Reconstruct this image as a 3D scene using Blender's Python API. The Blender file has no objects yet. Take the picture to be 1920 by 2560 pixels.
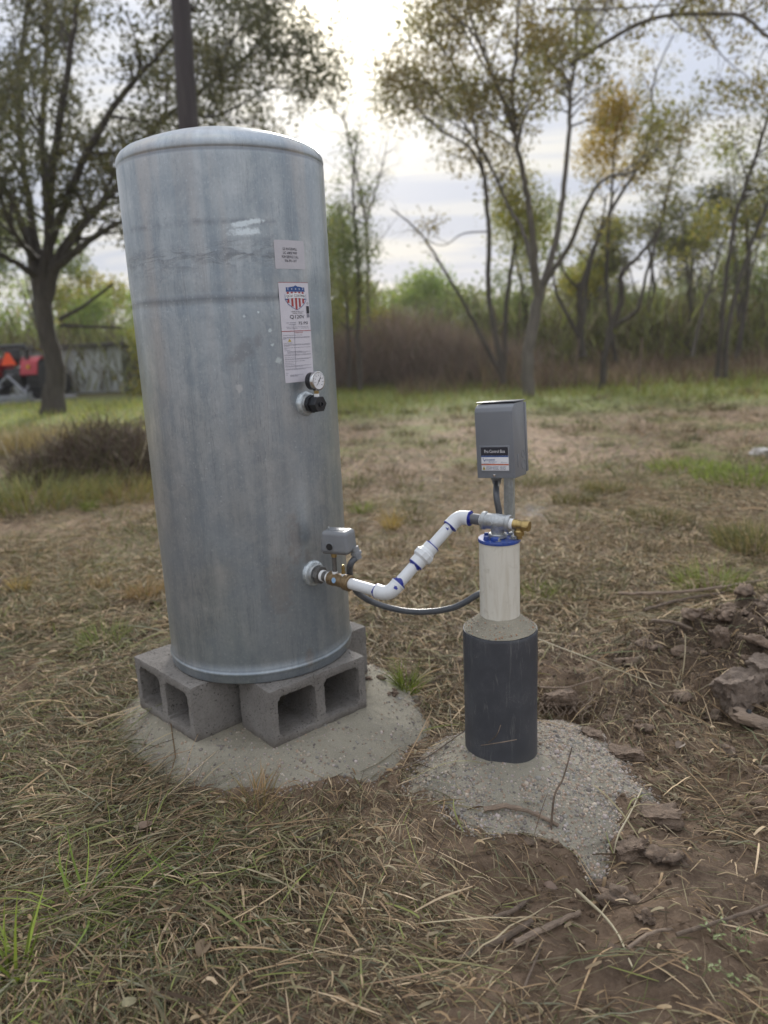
import bpy, bmesh, math, random
import numpy as np
from mathutils import Vector, Matrix
random.seed(7); rng = np.random.default_rng(7)
SC = bpy.context.scene
COL = SC.collection
PI = math.pi
R_ = math.radians

# ------------------------------------------------------------------ camera, sky, sun, exposure
FPX = 1894.39          # focal length in pixels of the 1920 x 2560 photograph
PITCH, ROLL = 0.233519, -0.045172
CAMPOS = Vector((0, 0, 1.2))
FWD = Vector((0, math.cos(PITCH), -math.sin(PITCH)))
UP0 = Vector((0, math.sin(PITCH), math.cos(PITCH)))
RT0 = Vector((1, 0, 0))
RT = math.cos(ROLL) * RT0 + math.sin(ROLL) * UP0
UP = -math.sin(ROLL) * RT0 + math.cos(ROLL) * UP0
cam = bpy.data.cameras.new('camera'); camo = bpy.data.objects.new('camera', cam); COL.objects.link(camo)
cam.sensor_fit = 'VERTICAL'; cam.sensor_height = 36; cam.lens = FPX / 2560 * 36
cam.clip_start = 0.05; cam.clip_end = 2000
M = Matrix((RT, UP, -FWD)).transposed().to_4x4(); M.translation = CAMPOS
camo.matrix_world = M
SC.camera = camo
cam.dof.use_dof = True; cam.dof.focus_distance = 1.98; cam.dof.aperture_fstop = 2.1

def ray(x, y): return FWD + RT * ((x - 960) / FPX) - UP * ((y - 1280) / FPX)
def at_z(x, y, z): d = ray(x, y); return CAMPOS + d * ((z - CAMPOS.z) / d.z)
def at_d(x, y, t): return CAMPOS + ray(x, y) * t
def at_y(x, y, Y): d = ray(x, y); return CAMPOS + d * (Y / d.y)
DS = 1920 / 1659
def dy(x, y, Y): return at_y(x * DS, y * DS, Y)

SUN = ray(862, 40).normalized()
SEL = math.asin(SUN.z); SAZ = math.atan2(SUN.x, SUN.y)
w = bpy.data.worlds.new('World'); SC.world = w; w.use_nodes = True
nt = w.node_tree; nt.nodes.clear()
def wn(t, **k):
    n = nt.nodes.new(t)
    for a, b in k.items(): setattr(n, a, b)
    return n
WL = nt.links.new
sky = wn('ShaderNodeTexSky', sky_type='NISHITA', sun_disc=False, sun_elevation=SEL, sun_rotation=SAZ)
sky.air_density = 1.0; sky.dust_density = 1.0
tc = wn('ShaderNodeTexCoord')
def wm(op, a, b=None, c=None):
    n = wn('ShaderNodeMath', operation=op)
    for i, v in enumerate((a, b, c)):
        if v is None: continue
        if isinstance(v, (int, float)): n.inputs[i].default_value = v
        else: WL(v, n.inputs[i])
    return n.outputs[0]
dot = wn('ShaderNodeVectorMath', operation='DOT_PRODUCT'); WL(tc.outputs['Generated'], dot.inputs[0]); dot.inputs[1].default_value = SUN
dt = wm('MAXIMUM', dot.outputs['Value'], 0.0)
# thin high cloud: streaky noise on a plane overhead
sep = wn('ShaderNodeSeparateXYZ'); WL(tc.outputs['Generated'], sep.inputs[0])
zz = wm('ADD', wm('MAXIMUM', sep.outputs[2], 0.0), 0.16)
cmb = wn('ShaderNodeCombineXYZ'); WL(wm('DIVIDE', sep.outputs[0], zz), cmb.inputs[0]); WL(wm('DIVIDE', sep.outputs[1], zz), cmb.inputs[1])
mp = wn('ShaderNodeMapping'); WL(cmb.outputs[0], mp.inputs[0]); mp.inputs['Rotation'].default_value = (0, 0, R_(28)); mp.inputs['Scale'].default_value = (0.8, 1.9, 1)
n1 = wn('ShaderNodeTexNoise'); WL(mp.outputs[0], n1.inputs['Vector']); n1.inputs['Scale'].default_value = 1.3; n1.inputs['Detail'].default_value = 8; n1.inputs['Roughness'].default_value = 0.56; n1.inputs['Distortion'].default_value = 0.5
cr = wn('ShaderNodeValToRGB'); WL(n1.outputs[0], cr.inputs[0])
cr.color_ramp.elements[0].position = 0.43; cr.color_ramp.elements[0].color = (4.4, 4.75, 5.6, 1)
cr.color_ramp.elements[1].position = 0.60; cr.color_ramp.elements[1].color = (6.3, 6.2, 5.9, 1)
g1 = wm('MULTIPLY', wm('POWER', dt, 90.0), 1.7); g2 = wm('MULTIPLY', wm('POWER', dt, 6.0), 0.05)
g3 = wm('MULTIPLY', wm('POWER', dt, 260.0), 14.0)
gl = wm('ADD', g1, wm('ADD', g2, g3))
gc = wn('ShaderNodeVectorMath', operation='SCALE'); gc.inputs[0].default_value = (1.0, 0.88, 0.62); WL(gl, gc.inputs['Scale'])
cie = wm('ADD', wm('MULTIPLY', wm('MAXIMUM', sep.outputs[2], 0.0), 1.05), 0.66)   # overcast sky: brighter overhead than at the horizon
cl = wn('ShaderNodeVectorMath', operation='SCALE'); WL(cr.outputs[0], cl.inputs[0]); WL(cie, cl.inputs['Scale'])
add = wn('ShaderNodeVectorMath', operation='ADD'); WL(cl.outputs[0], add.inputs[0]); WL(gc.outputs[0], add.inputs[1])
mx = wn('ShaderNodeMix', data_type='RGBA'); mx.inputs[0].default_value = 0.97
WL(sky.outputs[0], mx.inputs[6]); WL(add.outputs[0], mx.inputs[7])
bg = wn('ShaderNodeBackground'); bg.inputs[1].default_value = 0.1; WL(mx.outputs[2], bg.inputs[0])
wo = wn('ShaderNodeOutputWorld'); WL(bg.outputs[0], wo.inputs[0])
sl = bpy.data.lights.new('sun', 'SUN'); sl.energy = 3.3; sl.angle = R_(11); sl.color = (1, 0.95, 0.88)
so = bpy.data.objects.new('sun', sl); COL.objects.link(so); so.rotation_euler = SUN.to_track_quat('Z', 'Y').to_euler()
SC.view_settings.view_transform = 'Standard'; SC.view_settings.look = 'None'
SC.view_settings.exposure = 0.64; SC.view_settings.gamma = 1; SC.view_settings.use_curve_mapping = False
SC.render.engine = 'CYCLES'; SC.cycles.use_denoising = True
SC.cycles.max_bounces = 6; SC.cycles.transparent_max_bounces = 8

# ------------------------------------------------------------------ numpy noise
_T = np.random.default_rng(3).random((256, 256))
def vn(x, y, s=0):
    x = np.asarray(x, float) + s * 17.3; y = np.asarray(y, float) + s * 9.1
    xi = np.floor(x).astype(int); yi = np.floor(y).astype(int); fx = x - xi; fy = y - yi
    fx = fx * fx * (3 - 2 * fx); fy = fy * fy * (3 - 2 * fy)
    a = _T[xi & 255, yi & 255]; b = _T[(xi + 1) & 255, yi & 255]; c = _T[xi & 255, (yi + 1) & 255]; d = _T[(xi + 1) & 255, (yi + 1) & 255]
    return (a * (1 - fx) + b * fx) * (1 - fy) + (c * (1 - fx) + d * fx) * fy
def fbm(x, y, o=4, s=0):
    t = 0; a = 0.5
    for i in range(o): t = t + a * (vn(x * 2 ** i, y * 2 ** i, s + i) - 0.5) * 2; a *= 0.5
    return t
def sstep(a, b, x): t = np.clip((x - a) / (b - a), 0, 1); return t * t * (3 - 2 * t)

TX, TY, TZ, TH, TR = -0.4414, 2.4693, 0.1586, 1.5358, 0.305    # the tank
WC = at_d(1250, 1568, 2.205); WX, WY = WC.x, WC.y                # the well
def mudmask(x, y):      # bare churned mud, lower right
    return sstep(0.06, 0.50, x + 0.36 * (2.0 - y) + 0.25 * fbm(x * 2, y * 2, 3, 5)) * (1 - sstep(2.7, 3.3, y + 0.3 * fbm(x * 2, y * 2, 2, 9)))
def tank_mound(x, y):
    d = np.hypot(x - TX, (y - TY)) * (1 + 0.10 * fbm(x * 3 + 4, y * 3, 3, 2))
    return -0.03 - 0.50 * np.maximum(0, d - 0.385) - 0.05 * sstep(0.5, 0.8, d) + 0.010 * fbm(x * 8, y * 8, 4, 3) * sstep(0.33, 0.45, d) + 0.003 * fbm(x * 40, y * 40, 2, 3) - 0.5 * np.maximum(0, d - 0.8)
def well_mound(x, y):
    X = x - 0.355; Y = y - 2.045
    a = np.arctan2(Y, X); rr = 0.40 + 0.05 * np.cos(a + 0.85) + 0.02 * np.sin(2 * a - 0.5)
    d = np.hypot(X, Y) / rr * (1 + 0.13 * fbm(x * 4, y * 4, 3, 7))
    h = -0.008 - 0.13 * np.clip(d, 0, 3) ** 1.6 - 0.30 * (x - WX) * np.exp(-((x - WX) ** 2 + (y - WY) ** 2) / 0.03) - 0.01
    return h + 0.014 * fbm(x * 7, y * 7, 4, 8) + 0.003 * fbm(x * 40, y * 40, 2, 8)
def ground_base(x, y):
    near = 1 - sstep(6, 12, y)
    m = mudmask(x, y)
    z = -0.1 + 0.03 * fbm(x * 0.6, y * 0.6, 3, 1) * near + (0.012 * fbm(x * 4, y * 4, 3, 2) + 0.006 * fbm(x * 16, y * 16, 3, 4)) * near
    rd = 1 - np.abs(fbm(x * 3.2, y * 4.5, 4, 11)) * 2
    z = z + m * (0.028 * rd - 0.02 + 0.03 * fbm(x * 7, y * 9, 4, 12) + 0.015 * fbm(x * 24, y * 30, 3, 13))
    z = z - 0.17 * np.exp(-(((x - 0.57) / 0.085) ** 2 + ((y - 2.38) / 0.075) ** 2))
    z = z - 0.05 * np.exp(-(((x - 0.60 - 0.35 * (y - 1.95)) / 0.035) ** 2 + ((y - 1.80) / 0.30) ** 2))
    pile = np.exp(-(((x - 1.38) / 0.40) ** 2 + ((y - 2.72) / 0.36) ** 2))
    z = z + pile * (0.20 + 0.13 * fbm(x * 6, y * 6, 4, 21) + 0.09 * fbm(x * 20, y * 20, 3, 23))
    z = z - 0.06 * np.exp(-(((x - 1.2) / 0.14) ** 2 + ((y - 2.28) / 0.07) ** 2))
    z = z - 0.035 * np.exp(-(((x + 0.02) / 0.14) ** 2 + ((y - 2.55) / 0.12) ** 2))
    dt = np.hypot(x - TX, y - TY); z = z - 0.025 * np.exp(-((dt - 0.62) / 0.12) ** 2)
    dw_ = np.hypot(x - 0.37, y - 1.99); z = z - 0.02 * np.exp(-((dw_ - 0.42) / 0.10) ** 2)
    return z
def surf(x, y): return np.maximum(np.maximum(ground_base(x, y), tank_mound(x, y)), well_mound(x, y))
def gz(x, y): return float(surf(np.array([x]), np.array([y]))[0])

# ------------------------------------------------------------------ materials
class NT:
    def __init__(s, name):
        s.m = bpy.data.materials.new(name); s.m.use_nodes = True; s.t = s.m.node_tree
        s.b = s.t.nodes['Principled BSDF']; s.o = s.t.nodes['Material Output']
    def n(s, t, ins=None, **k):
        n = s.t.nodes.new(t)
        for a, b in k.items(): setattr(n, a, b)
        for i, v in (ins or {}).items(): s.set(n.inputs[i], v)
        return n
    def set(s, sock, v):
        if isinstance(v, bpy.types.NodeSocket): s.t.links.new(v, sock)
        elif isinstance(v, tuple) and len(v) == 3 and sock.type == 'RGBA': sock.default_value = (*v, 1)
        else: sock.default_value = v
    def math(s, op, a, b=None):
        n = s.n('ShaderNodeMath', operation=op); s.set(n.inputs[0], a)
        if b is not None: s.set(n.inputs[1], b)
        return n.outputs[0]
    def coord(s, kind='Object', scale=(1, 1, 1), rot=(0, 0, 0), loc=(0, 0, 0)):
        c = s.n('ShaderNodeTexCoord').outputs[kind]
        return s.n('ShaderNodeMapping', {'Vector': c, 'Scale': scale, 'Rotation': rot, 'Location': loc}).outputs[0]
    def noise(s, vec, scale, detail=4, rough=0.5, dist=0.0):
        return s.n('ShaderNodeTexNoise', {'Vector': vec, 'Scale': scale, 'Detail': detail, 'Roughness': rough, 'Distortion': dist}).outputs[0]
    def ramp(s, f, lo, hi):
        return s.n('ShaderNodeMapRange', {'Value': f, 'From Min': lo, 'From Max': hi}).outputs[0]
    def mix(s, f, a, b, mode='MIX'):
        n = s.n('ShaderNodeMix', data_type='RGBA', blend_type=mode); s.set(n.inputs[0], f); s.set(n.inputs[6], a); s.set(n.inputs[7], b)
        return n.outputs[2]
    def bump(s, h, st=0.5, d=0.002, normal=None):
        n = s.n('ShaderNodeBump', {'Height': h, 'Strength': st, 'Distance': d})
        if normal is not None: s.set(n.inputs['Normal'], normal)
        return n.outputs[0]
    def out(s, col=None, rough=None, metal=None, normal=None, spec=None):
        if col is not None: s.set(s.b.inputs['Base Color'], col)
        if rough is not None: s.set(s.b.inputs['Roughness'], rough)
        if metal is not None: s.set(s.b.inputs['Metallic'], metal)
        if normal is not None: s.set(s.b.inputs['Normal'], normal)
        if spec is not None: s.set(s.b.inputs['Specular IOR Level'], spec)
        return s.m
def simple(name, c, rough=0.5, metal=0.0, var=0.12, scale=30, dirt=None, dscale=12, damt=0.5, bump=0.15, bs=120, stretch=(1, 1, 1), bd=0.001):
    n = NT(name); v = n.coord(scale=stretch)
    f = n.noise(v, scale, 5, 0.6)
    lo = tuple(x * (1 - var) for x in c); hi = tuple(min(1, x * (1 + var)) for x in c)
    col = n.mix(n.ramp(f, 0.3, 0.7), lo, hi)
    if dirt:
        d = n.ramp(n.noise(v, dscale, 6, 0.65, 0.4), 0.5, 0.72)
        col = n.mix(n.math('MULTIPLY', d, damt), col, dirt)
    r = n.ramp(f, 0.1, 0.9)
    rr = n.math('ADD', n.math('MULTIPLY', r, 0.2), rough - 0.1)
    return n.out(col, rr, metal, n.bump(n.noise(v, bs, 6, 0.68), bump, bd))
def attrmat(name, rough=0.7, trans=0.0, spec=0.3, var=True):
    n = NT(name); a = n.n('ShaderNodeAttribute', attribute_name='tint').outputs[0]
    col = a
    if var: col = n.mix(n.ramp(n.noise(n.coord(), 35, 3, 0.6), 0.3, 0.7), n.mix(1.0, a, (0.78, 0.76, 0.74), 'MULTIPLY'), a)
    n.out(col, rough, 0.0, None, spec)
    if trans:
        t = n.n('ShaderNodeBsdfTranslucent', {'Color': n.mix(1.0, a, (1.25, 1.3, 0.8), 'MULTIPLY')}).outputs[0]
        mxs = n.n('ShaderNodeMixShader', {0: trans, 1: n.b.outputs[0], 2: t}).outputs[0]
        n.t.links.new(mxs, n.o.inputs[0])
    return n.m
MAT = {}
MAT['straw'] = attrmat('straw', 0.75, 0.12, 0.25)
MAT['leaf'] = attrmat('leaf', 0.6, 0.35, 0.3, False)
MAT['pebble'] = attrmat('pebble', 0.8, 0.0, 0.25)
def m_ground():
    n = NT('soil'); v = n.coord('Object'); f1 = n.noise(v, 1.1, 6, 0.6, 0.3); f2 = n.noise(v, 9, 6, 0.65); f3 = n.noise(v, 70, 5, 0.7); f4 = n.noise(v, 0.35, 4, 0.6)
    col = n.mix(n.ramp(f2, 0.3, 0.7), (0.100, 0.070, 0.050), (0.26, 0.185, 0.130))
    col = n.mix(n.math('MULTIPLY', n.ramp(f1, 0.45, 0.7), 0.6), col, (0.29, 0.205, 0.14))
    col = n.mix(n.math('MULTIPLY', n.ramp(f3, 0.5, 0.8), 0.5), col, (0.30, 0.23, 0.16))
    sp = n.n('ShaderNodeSeparateXYZ', {0: v})
    y = sp.outputs[1]
    far = n.ramp(y, 3.2, 5.5)
    dry = n.mix(n.ramp(f2, 0.35, 0.65), (0.18, 0.128, 0.09), (0.44, 0.325, 0.225))
    col = n.mix(n.math('MULTIPLY', far, 0.8), col, dry)
    grn = n.mix(n.ramp(f2, 0.3, 0.7), (0.13, 0.155, 0.05), (0.24, 0.27, 0.085))
    yg = n.math('ADD', y, n.math('MULTIPLY', f1, 3.0))
    gm = n.math('MAXIMUM', n.math('MULTIPLY', n.ramp(yg, 12.0, 13.6), 1.0), n.math('MULTIPLY', n.math('MULTIPLY', n.ramp(n.noise(v, 0.8, 5, 0.65, 0.6), 0.5, 0.62), far), 0.8))
    col = n.mix(gm, col, grn)
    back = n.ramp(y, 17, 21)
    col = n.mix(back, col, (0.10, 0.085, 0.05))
    pd = n.n('ShaderNodeVectorMath', {0: n.n('ShaderNodeVectorMath', {0: v, 1: (1.4, 2.75, 0.0)}, operation='SUBTRACT').outputs[0]}, operation='LENGTH').outputs['Value']
    heap = n.ramp(n.math('ADD', pd, n.math('MULTIPLY', f2, 0.4)), 0.82, 0.5)
    col = n.mix(n.math('MULTIPLY', heap, 0.8), col, (0.065, 0.048, 0.036))
    dk = n.ramp(n.noise(v, 2.2, 8, 0.75, 0.8), 0.46, 0.34)  # dark noise patches paint the shade of soil crevices and hollows
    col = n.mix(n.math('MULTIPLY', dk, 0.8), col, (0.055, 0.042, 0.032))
    ap = at_z(1345, 1275, -0.1); ad = n.n('ShaderNodeVectorMath', {0: n.n('ShaderNodeVectorMath', {0: n.n('ShaderNodeVectorMath', {0: v, 1: (ap.x, ap.y, -0.1)}, operation='SUBTRACT').outputs[0], 1: (1.0, 0.8, 1.0)}, operation='MULTIPLY').outputs[0]}, operation='LENGTH').outputs['Value']
    ash = n.ramp(n.math('ADD', ad, n.math('MULTIPLY', n.noise(v, 8, 6, 0.7), 0.6)), 0.52, 0.36)
    col = n.mix(n.math('MULTIPLY', ash, 0.75), col, (0.42, 0.41, 0.42))
    wet = n.ramp(n.noise(v, 2.6, 4, 0.55), 0.42, 0.62)
    h = n.math('ADD', n.math('MULTIPLY', f2, 0.5), n.math('MULTIPLY', n.noise(v, 45, 8, 0.72), 0.5))
    return n.out(col, n.math('ADD', n.math('MULTIPLY', n.math('MULTIPLY', wet, n.ramp(y, 4.0, 3.0)), -0.22), 0.95), 0.0, n.bump(h, 1.0, 0.035), 0.12)
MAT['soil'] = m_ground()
def m_sand(name, a, b):
    n = NT(name); v = n.coord('Object'); f = n.noise(v, 6, 6, 0.6); g = n.noise(v, 260, 4, 0.7); h = n.noise(v, 40, 6, 0.7)
    col = n.mix(n.ramp(f, 0.3, 0.7), a, b)
    col = n.mix(n.math('MULTIPLY', n.ramp(g, 0.55, 0.75), 0.6), col, tuple(min(1, x * 1.7) for x in b))
    col = n.mix(n.math('MULTIPLY', n.ramp(g, 0.42, 0.25), 0.6), col, tuple(x * 0.45 for x in a))
    return n.out(col, 0.92, 0, n.bump(n.math('ADD', n.math('MULTIPLY', h, 0.7), n.math('MULTIPLY', g, 0.35)), 0.7, 0.012), 0.15)
MAT['sand'] = m_sand('grey_sand', (0.225, 0.208, 0.165), (0.325, 0.300, 0.240))
def m_block():
    n = NT('concrete'); v = n.coord('Object'); f = n.noise(v, 9, 5, 0.6); g = n.noise(v, 130, 5, 0.8)
    vo = n.n('ShaderNodeTexVoronoi', {'Vector': v, 'Scale': 105.0}).outputs[0]
    pit = n.math('MULTIPLY', n.ramp(vo, 0.32, 0.08), n.ramp(n.noise(v, 25, 3, 0.5), 0.42, 0.6))
    col = n.mix(n.ramp(f, 0.3, 0.7), (0.23, 0.214, 0.20), (0.33, 0.31, 0.29))
    col = n.mix(n.math('MULTIPLY', n.ramp(g, 0.5, 0.75), 0.5), col, (0.42, 0.39, 0.365))
    col = n.mix(n.math('MULTIPLY', n.ramp(g, 0.45, 0.28), 0.85), col, (0.06, 0.055, 0.05))
    col = n.mix(n.math('MULTIPLY', pit, 0.8), col, (0.04, 0.037, 0.034))
    z_ = n.n('ShaderNodeSeparateXYZ', {0: v}).outputs[2]; mud = n.ramp(n.math('ADD', z_, n.math('MULTIPLY', f, 0.07)), 0.068, 0.030)
    col = n.mix(n.math('MULTIPLY', mud, 0.7), col, (0.15, 0.125, 0.10))
    h = n.math('SUBTRACT', g, n.math('MULTIPLY', pit, 0.9))
    return n.out(col, 0.95, 0, n.bump(h, 1.0, 0.008), 0.1)
MAT['concrete'] = m_block()
def blob(n, uv, u, v, su, sv, ns=60, soft=0.5, rot=0, thr=1.0, nscale=(1, 1, 1)):
    mpn = n.n('ShaderNodeMapping', {'Vector': uv, 'Location': (-u, -v, 0)}).outputs[0]
    mpn = n.n('ShaderNodeMapping', {'Vector': mpn, 'Rotation': (0, 0, rot)}).outputs[0]
    mpn = n.n('ShaderNodeMapping', {'Vector': mpn, 'Scale': (1 / su, 1 / sv, 1)}).outputs[0]
    ln = n.n('ShaderNodeVectorMath', {0: mpn}, operation='LENGTH').outputs['Value']
    nz = n.noise(n.n('ShaderNodeMapping', {'Vector': uv, 'Scale': nscale}).outputs[0], ns, 5, 0.65)
    k = n.math('ADD', ln, n.math('MULTIPLY', n.math('SUBTRACT', nz, 0.5), 2.2))
    return n.ramp(k, thr, thr - soft)
def m_tank():
    n = NT('galvanised_tank'); uv = n.n('ShaderNodeTexCoord').outputs['UV']
    st = lambda sx, sy, sc, d=4, r=0.55, di=0.0, loc=(0, 0, 0): n.noise(n.n('ShaderNodeMapping', {'Vector': uv, 'Scale': (sx, sy, 1), 'Location': loc}).outputs[0], sc, d, r, di)
    streak = st(1, 0.06, 17, 5, 0.6); streak2 = st(1, 0.10, 55, 5, 0.65, 0.3, (3, 1, 0)); cloud = st(1, 0.8, 4.5, 6, 0.6, 0.5); fine = st(1, 0.7, 120, 4, 0.7)
    col = n.mix(n.ramp(n.math('ADD', n.math('MULTIPLY', streak, 0.6), n.math('MULTIPLY', st(1, 0.9, 16, 6, 0.7, 0.6, (4, 4, 0)), 0.4)), 0.40, 0.60), (0.275, 0.315, 0.35), (0.465, 0.495, 0.515))
    col = n.mix(n.math('MULTIPLY', n.ramp(cloud, 0.40, 0.60), 0.6), col, (0.265, 0.315, 0.365))
    sv = n.n('ShaderNodeSeparateXYZ', {0: uv}).outputs; u, v = sv[0], sv[1]
    # warm stained bands, upper half
    warm = n.math('MULTIPLY', n.ramp(st(1, 0.08, 11, 4, 0.5, 0, (7, 2, 0)), 0.50, 0.70), n.ramp(v, 0.55, 1.1))
    col = n.mix(n.math('MULTIPLY', warm, 0.6), col, (0.50, 0.465, 0.44))
    col = n.mix(n.math('MULTIPLY', n.ramp(streak2, 0.58, 0.72), 0.25), col, (0.50, 0.54, 0.56))
    # dark hairline drips
    hair = st(1, 0.045, 70, 6, 0.6, 1.2, (1, 9, 0)); hl = n.ramp(n.math('ABSOLUTE', n.math('SUBTRACT', hair, 0.5)), 0.012, 0.0)
    col = n.mix(n.math('MULTIPLY', n.math('MULTIPLY', hl, n.ramp(st(1, 0.5, 6, 3, 0.5, 0, (5, 5, 0)), 0.44, 0.58)), 0.6), col, (0.15, 0.16, 0.18))
    # scuffed grey band and soot-like weld line
    def band(v0, wd, amp, sc=14):
        q = n.math('ADD', v, n.math('MULTIPLY', n.math('SUBTRACT', st(0.35, 1, sc, 5, 0.6, 0, (v0, 0, 0)), 0.5), amp))
        return n.ramp(n.math('ABSOLUTE', n.math('SUBTRACT', q, v0)), wd, 0.0)
    lft = n.ramp(u, -0.20, -0.30)
    b1 = n.math('MULTIPLY', band(1.152, 0.016, 0.012), lft)
    b2 = n.math('MULTIPLY', n.math('MULTIPLY', band(1.262, 0.055, 0.11), lft), n.ramp(st(0.6, 1.6, 26, 8, 0.75, 0.8), 0.44, 0.60))
    b3 = n.math('MULTIPLY', n.math('MULTIPLY', band(1.35, 0.012, 0.03), lft), n.ramp(st(1, 0.6, 18, 4, 0.6), 0.42, 0.6))
    for b, a in ((b1, 0.5), (b2, 0.55), (b3, 0.4)): col = n.mix(n.math('MULTIPLY', b, a), col, (0.10, 0.105, 0.12))
    wh = n.math('MAXIMUM', blob(n, uv, -0.372, 1.345, 0.055, 0.010, 45, 0.4, R_(-9), 1.0), blob(n, uv, -0.375, 1.322, 0.050, 0.013, 60, 0.5, R_(-4), 0.95))
    col = n.mix(n.math('MULTIPLY', wh, 0.8), col, (0.72, 0.79, 0.83))
    dp = blob(n, uv, -0.405, 1.005, 0.075, 0.030, 40, 0.5, R_(-38), 0.95)
    col = n.mix(n.math('MULTIPLY', dp, 0.45), col, (0.21, 0.215, 0.225))
    for (bu, bv, s_, c_) in ((-0.43, 0.905, 0.013, (0.55, 0.56, 0.57)), (-0.33, 1.06, 0.007, (0.66, 0.74, 0.76)), (-0.36, 1.11, 0.005, (0.7, 0.78, 0.8)), (-0.31, 0.975, 0.012, (0.60, 0.67, 0.68)), (-0.40, 1.10, 0.005, (0.66, 0.72, 0.75)), (-0.325, 1.02, 0.006, (0.66, 0.74, 0.76))):
        col = n.mix(n.math('MULTIPLY', blob(n, uv, bu, bv, s_, s_, 70, 0.3, 0, 0.9), 0.7), col, c_)
    # zinc spatter: small pale specks in a vertical zone
    vo = n.n('ShaderNodeTexVoronoi', {'Vector': uv, 'Scale': 55.0}); spk = n.ramp(vo.outputs[0], 0.16, 0.08)
    zone = n.math('MULTIPLY', n.ramp(st(1, 0.3, 7, 3, 0.5, 0, (2, 6, 0)), 0.54, 0.66), n.ramp(n.n('ShaderNodeSeparateColor', {0: vo.outputs[1]}).outputs[0], 0.55, 0.6))
    col = n.mix(n.math('MULTIPLY', n.math('MULTIPLY', spk, zone), 0.6), col, (0.70, 0.77, 0.80))
    # rust and mud near the outlet and foot
    for (bu, bv, sx, sy, a) in ((-0.30, 0.44, 0.03, 0.10, 0.35), (-0.26, 0.36, 0.02, 0.05, 0.35), (-0.36, 0.30, 0.05, 0.12, 0.25), (-0.28, 0.05, 0.02, 0.04, 0.4)):
        col = n.mix(n.math('MULTIPLY', blob(n, uv, bu, bv, sx, sy, 55, 0.6), a), col, (0.27, 0.22, 0.18))
    col = n.mix(n.math('MULTIPLY', n.ramp(fine, 0.58, 0.72), 0.35), col, (0.66, 0.72, 0.77))
    col = n.mix(n.math('MULTIPLY', n.ramp(fine, 0.44, 0.3), 0.35), col, (0.18, 0.20, 0.23))
    rgh = n.math('ADD', n.math('MULTIPLY', cloud, 0.34), 0.20)
    big = st(1, 0.25, 6, 2, 0.4); hgt = n.math('ADD', n.math('MULTIPLY', big, 1.3), n.math('ADD', n.math('MULTIPLY', n.math('ADD', b2, b1), 0.10), n.math('MULTIPLY', fine, 0.045)))
    hgt = n.math('ADD', hgt, n.math('MULTIPLY', wh, 0.03))
    lid = n.ramp(n.math('ABSOLUTE', n.math('SUBTRACT', v, TH - 0.004)), 0.007, 0.001)
    col = n.mix(n.math('MULTIPLY', lid, 0.65), col, (0.10, 0.10, 0.11))
    ring_ = n.ramp(n.math('ABSOLUTE', n.math('SUBTRACT', v, 0.0405)), 0.005, 0.0)
    col = n.mix(n.math('MULTIPLY', ring_, 0.4), col, (0.12, 0.12, 0.13))
    return n.out(col, n.math('SUBTRACT', rgh, 0.02), 0.64, n.bump(hgt, 0.35, 0.012), 0.5)
MAT['tank'] = m_tank()
def m_pvc(name, c, dirt, amt):
    n = NT(name); v = n.coord(scale=(1, 1, 0.08)); vv = n.coord()
    s = n.noise(v, 60, 5, 0.65, 0.4); f = n.noise(vv, 22, 6, 0.7, 0.6)
    col = n.mix(n.math('MULTIPLY', n.ramp(s, 0.50, 0.68), amt), c, dirt)
    col = n.mix(n.math('MULTIPLY', n.ramp(f, 0.56, 0.70), amt * 0.9), col, tuple(x * 0.7 for x in dirt))
    return n.out(col, n.math('ADD', n.math('MULTIPLY', f, 0.25), 0.26), 0, n.bump(f, 0.08, 0.002), 0.45)
MAT['pvc_well'] = m_pvc('weathered_white_pvc', (0.68, 0.655, 0.58), (0.42, 0.36, 0.26), 0.38)
MAT['pvc'] = m_pvc('white_pvc', (0.66, 0.68, 0.70), (0.55, 0.55, 0.53), 0.22)
def m_casing():
    n = NT('scuffed_grey_casing'); v = n.coord(scale=(1, 1, 0.12)); vv = n.coord()
    s = n.noise(v, 70, 5, 0.7, 0.8); f = n.noise(vv, 9, 6, 0.65); h = n.noise(n.coord(scale=(1, 1, 0.5), rot=(0.5, 0.2, 0)), 90, 4, 0.6, 1.5)
    col = n.mix(n.ramp(f, 0.3, 0.7), (0.045, 0.048, 0.057), (0.072, 0.076, 0.088))
    col = n.mix(n.math('MULTIPLY', n.ramp(s, 0.57, 0.70), 0.5), col, (0.20, 0.20, 0.195))
    col = n.mix(n.math('MULTIPLY', n.math('MULTIPLY', n.ramp(n.math('ABSOLUTE', n.math('SUBTRACT', h, 0.5)), 0.01, 0.0), n.ramp(f, 0.5, 0.62)), 0.5), col, (0.3, 0.3, 0.29))
    z = n.n('ShaderNodeSeparateXYZ', {0: vv}).outputs[2]
    foot = n.ramp(n.math('ADD', z, n.math('MULTIPLY', f, 0.10)), 0.24, 0.12)
    col = n.mix(n.math('MULTIPLY', foot, 0.35), col, (0.22, 0.20, 0.17))
    return n.out(col, n.math('ADD', n.math('MULTIPLY', f, 0.25), 0.38), 0, n.bump(s, 0.1, 0.002), 0.4)
MAT['casing'] = m_casing()
MAT['steel'] = simple('cast_galvanised_fitting', (0.42, 0.44, 0.45), 0.42, 0.7, 0.2, 90, (0.22, 0.22, 0.21), 25, 0.5, 0.5, 220)
MAT['dark_steel'] = simple('dark_steel_nipple', (0.17, 0.165, 0.16), 0.45, 0.6, 0.25, 80, (0.1, 0.07, 0.05), 40, 0.5, 0.3)
MAT['post'] = simple('galvanised_channel', (0.38, 0.395, 0.39), 0.45, 0.6, 0.22, 60, (0.55, 0.56, 0.55), 90, 0.6, 0.2, 200)
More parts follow.
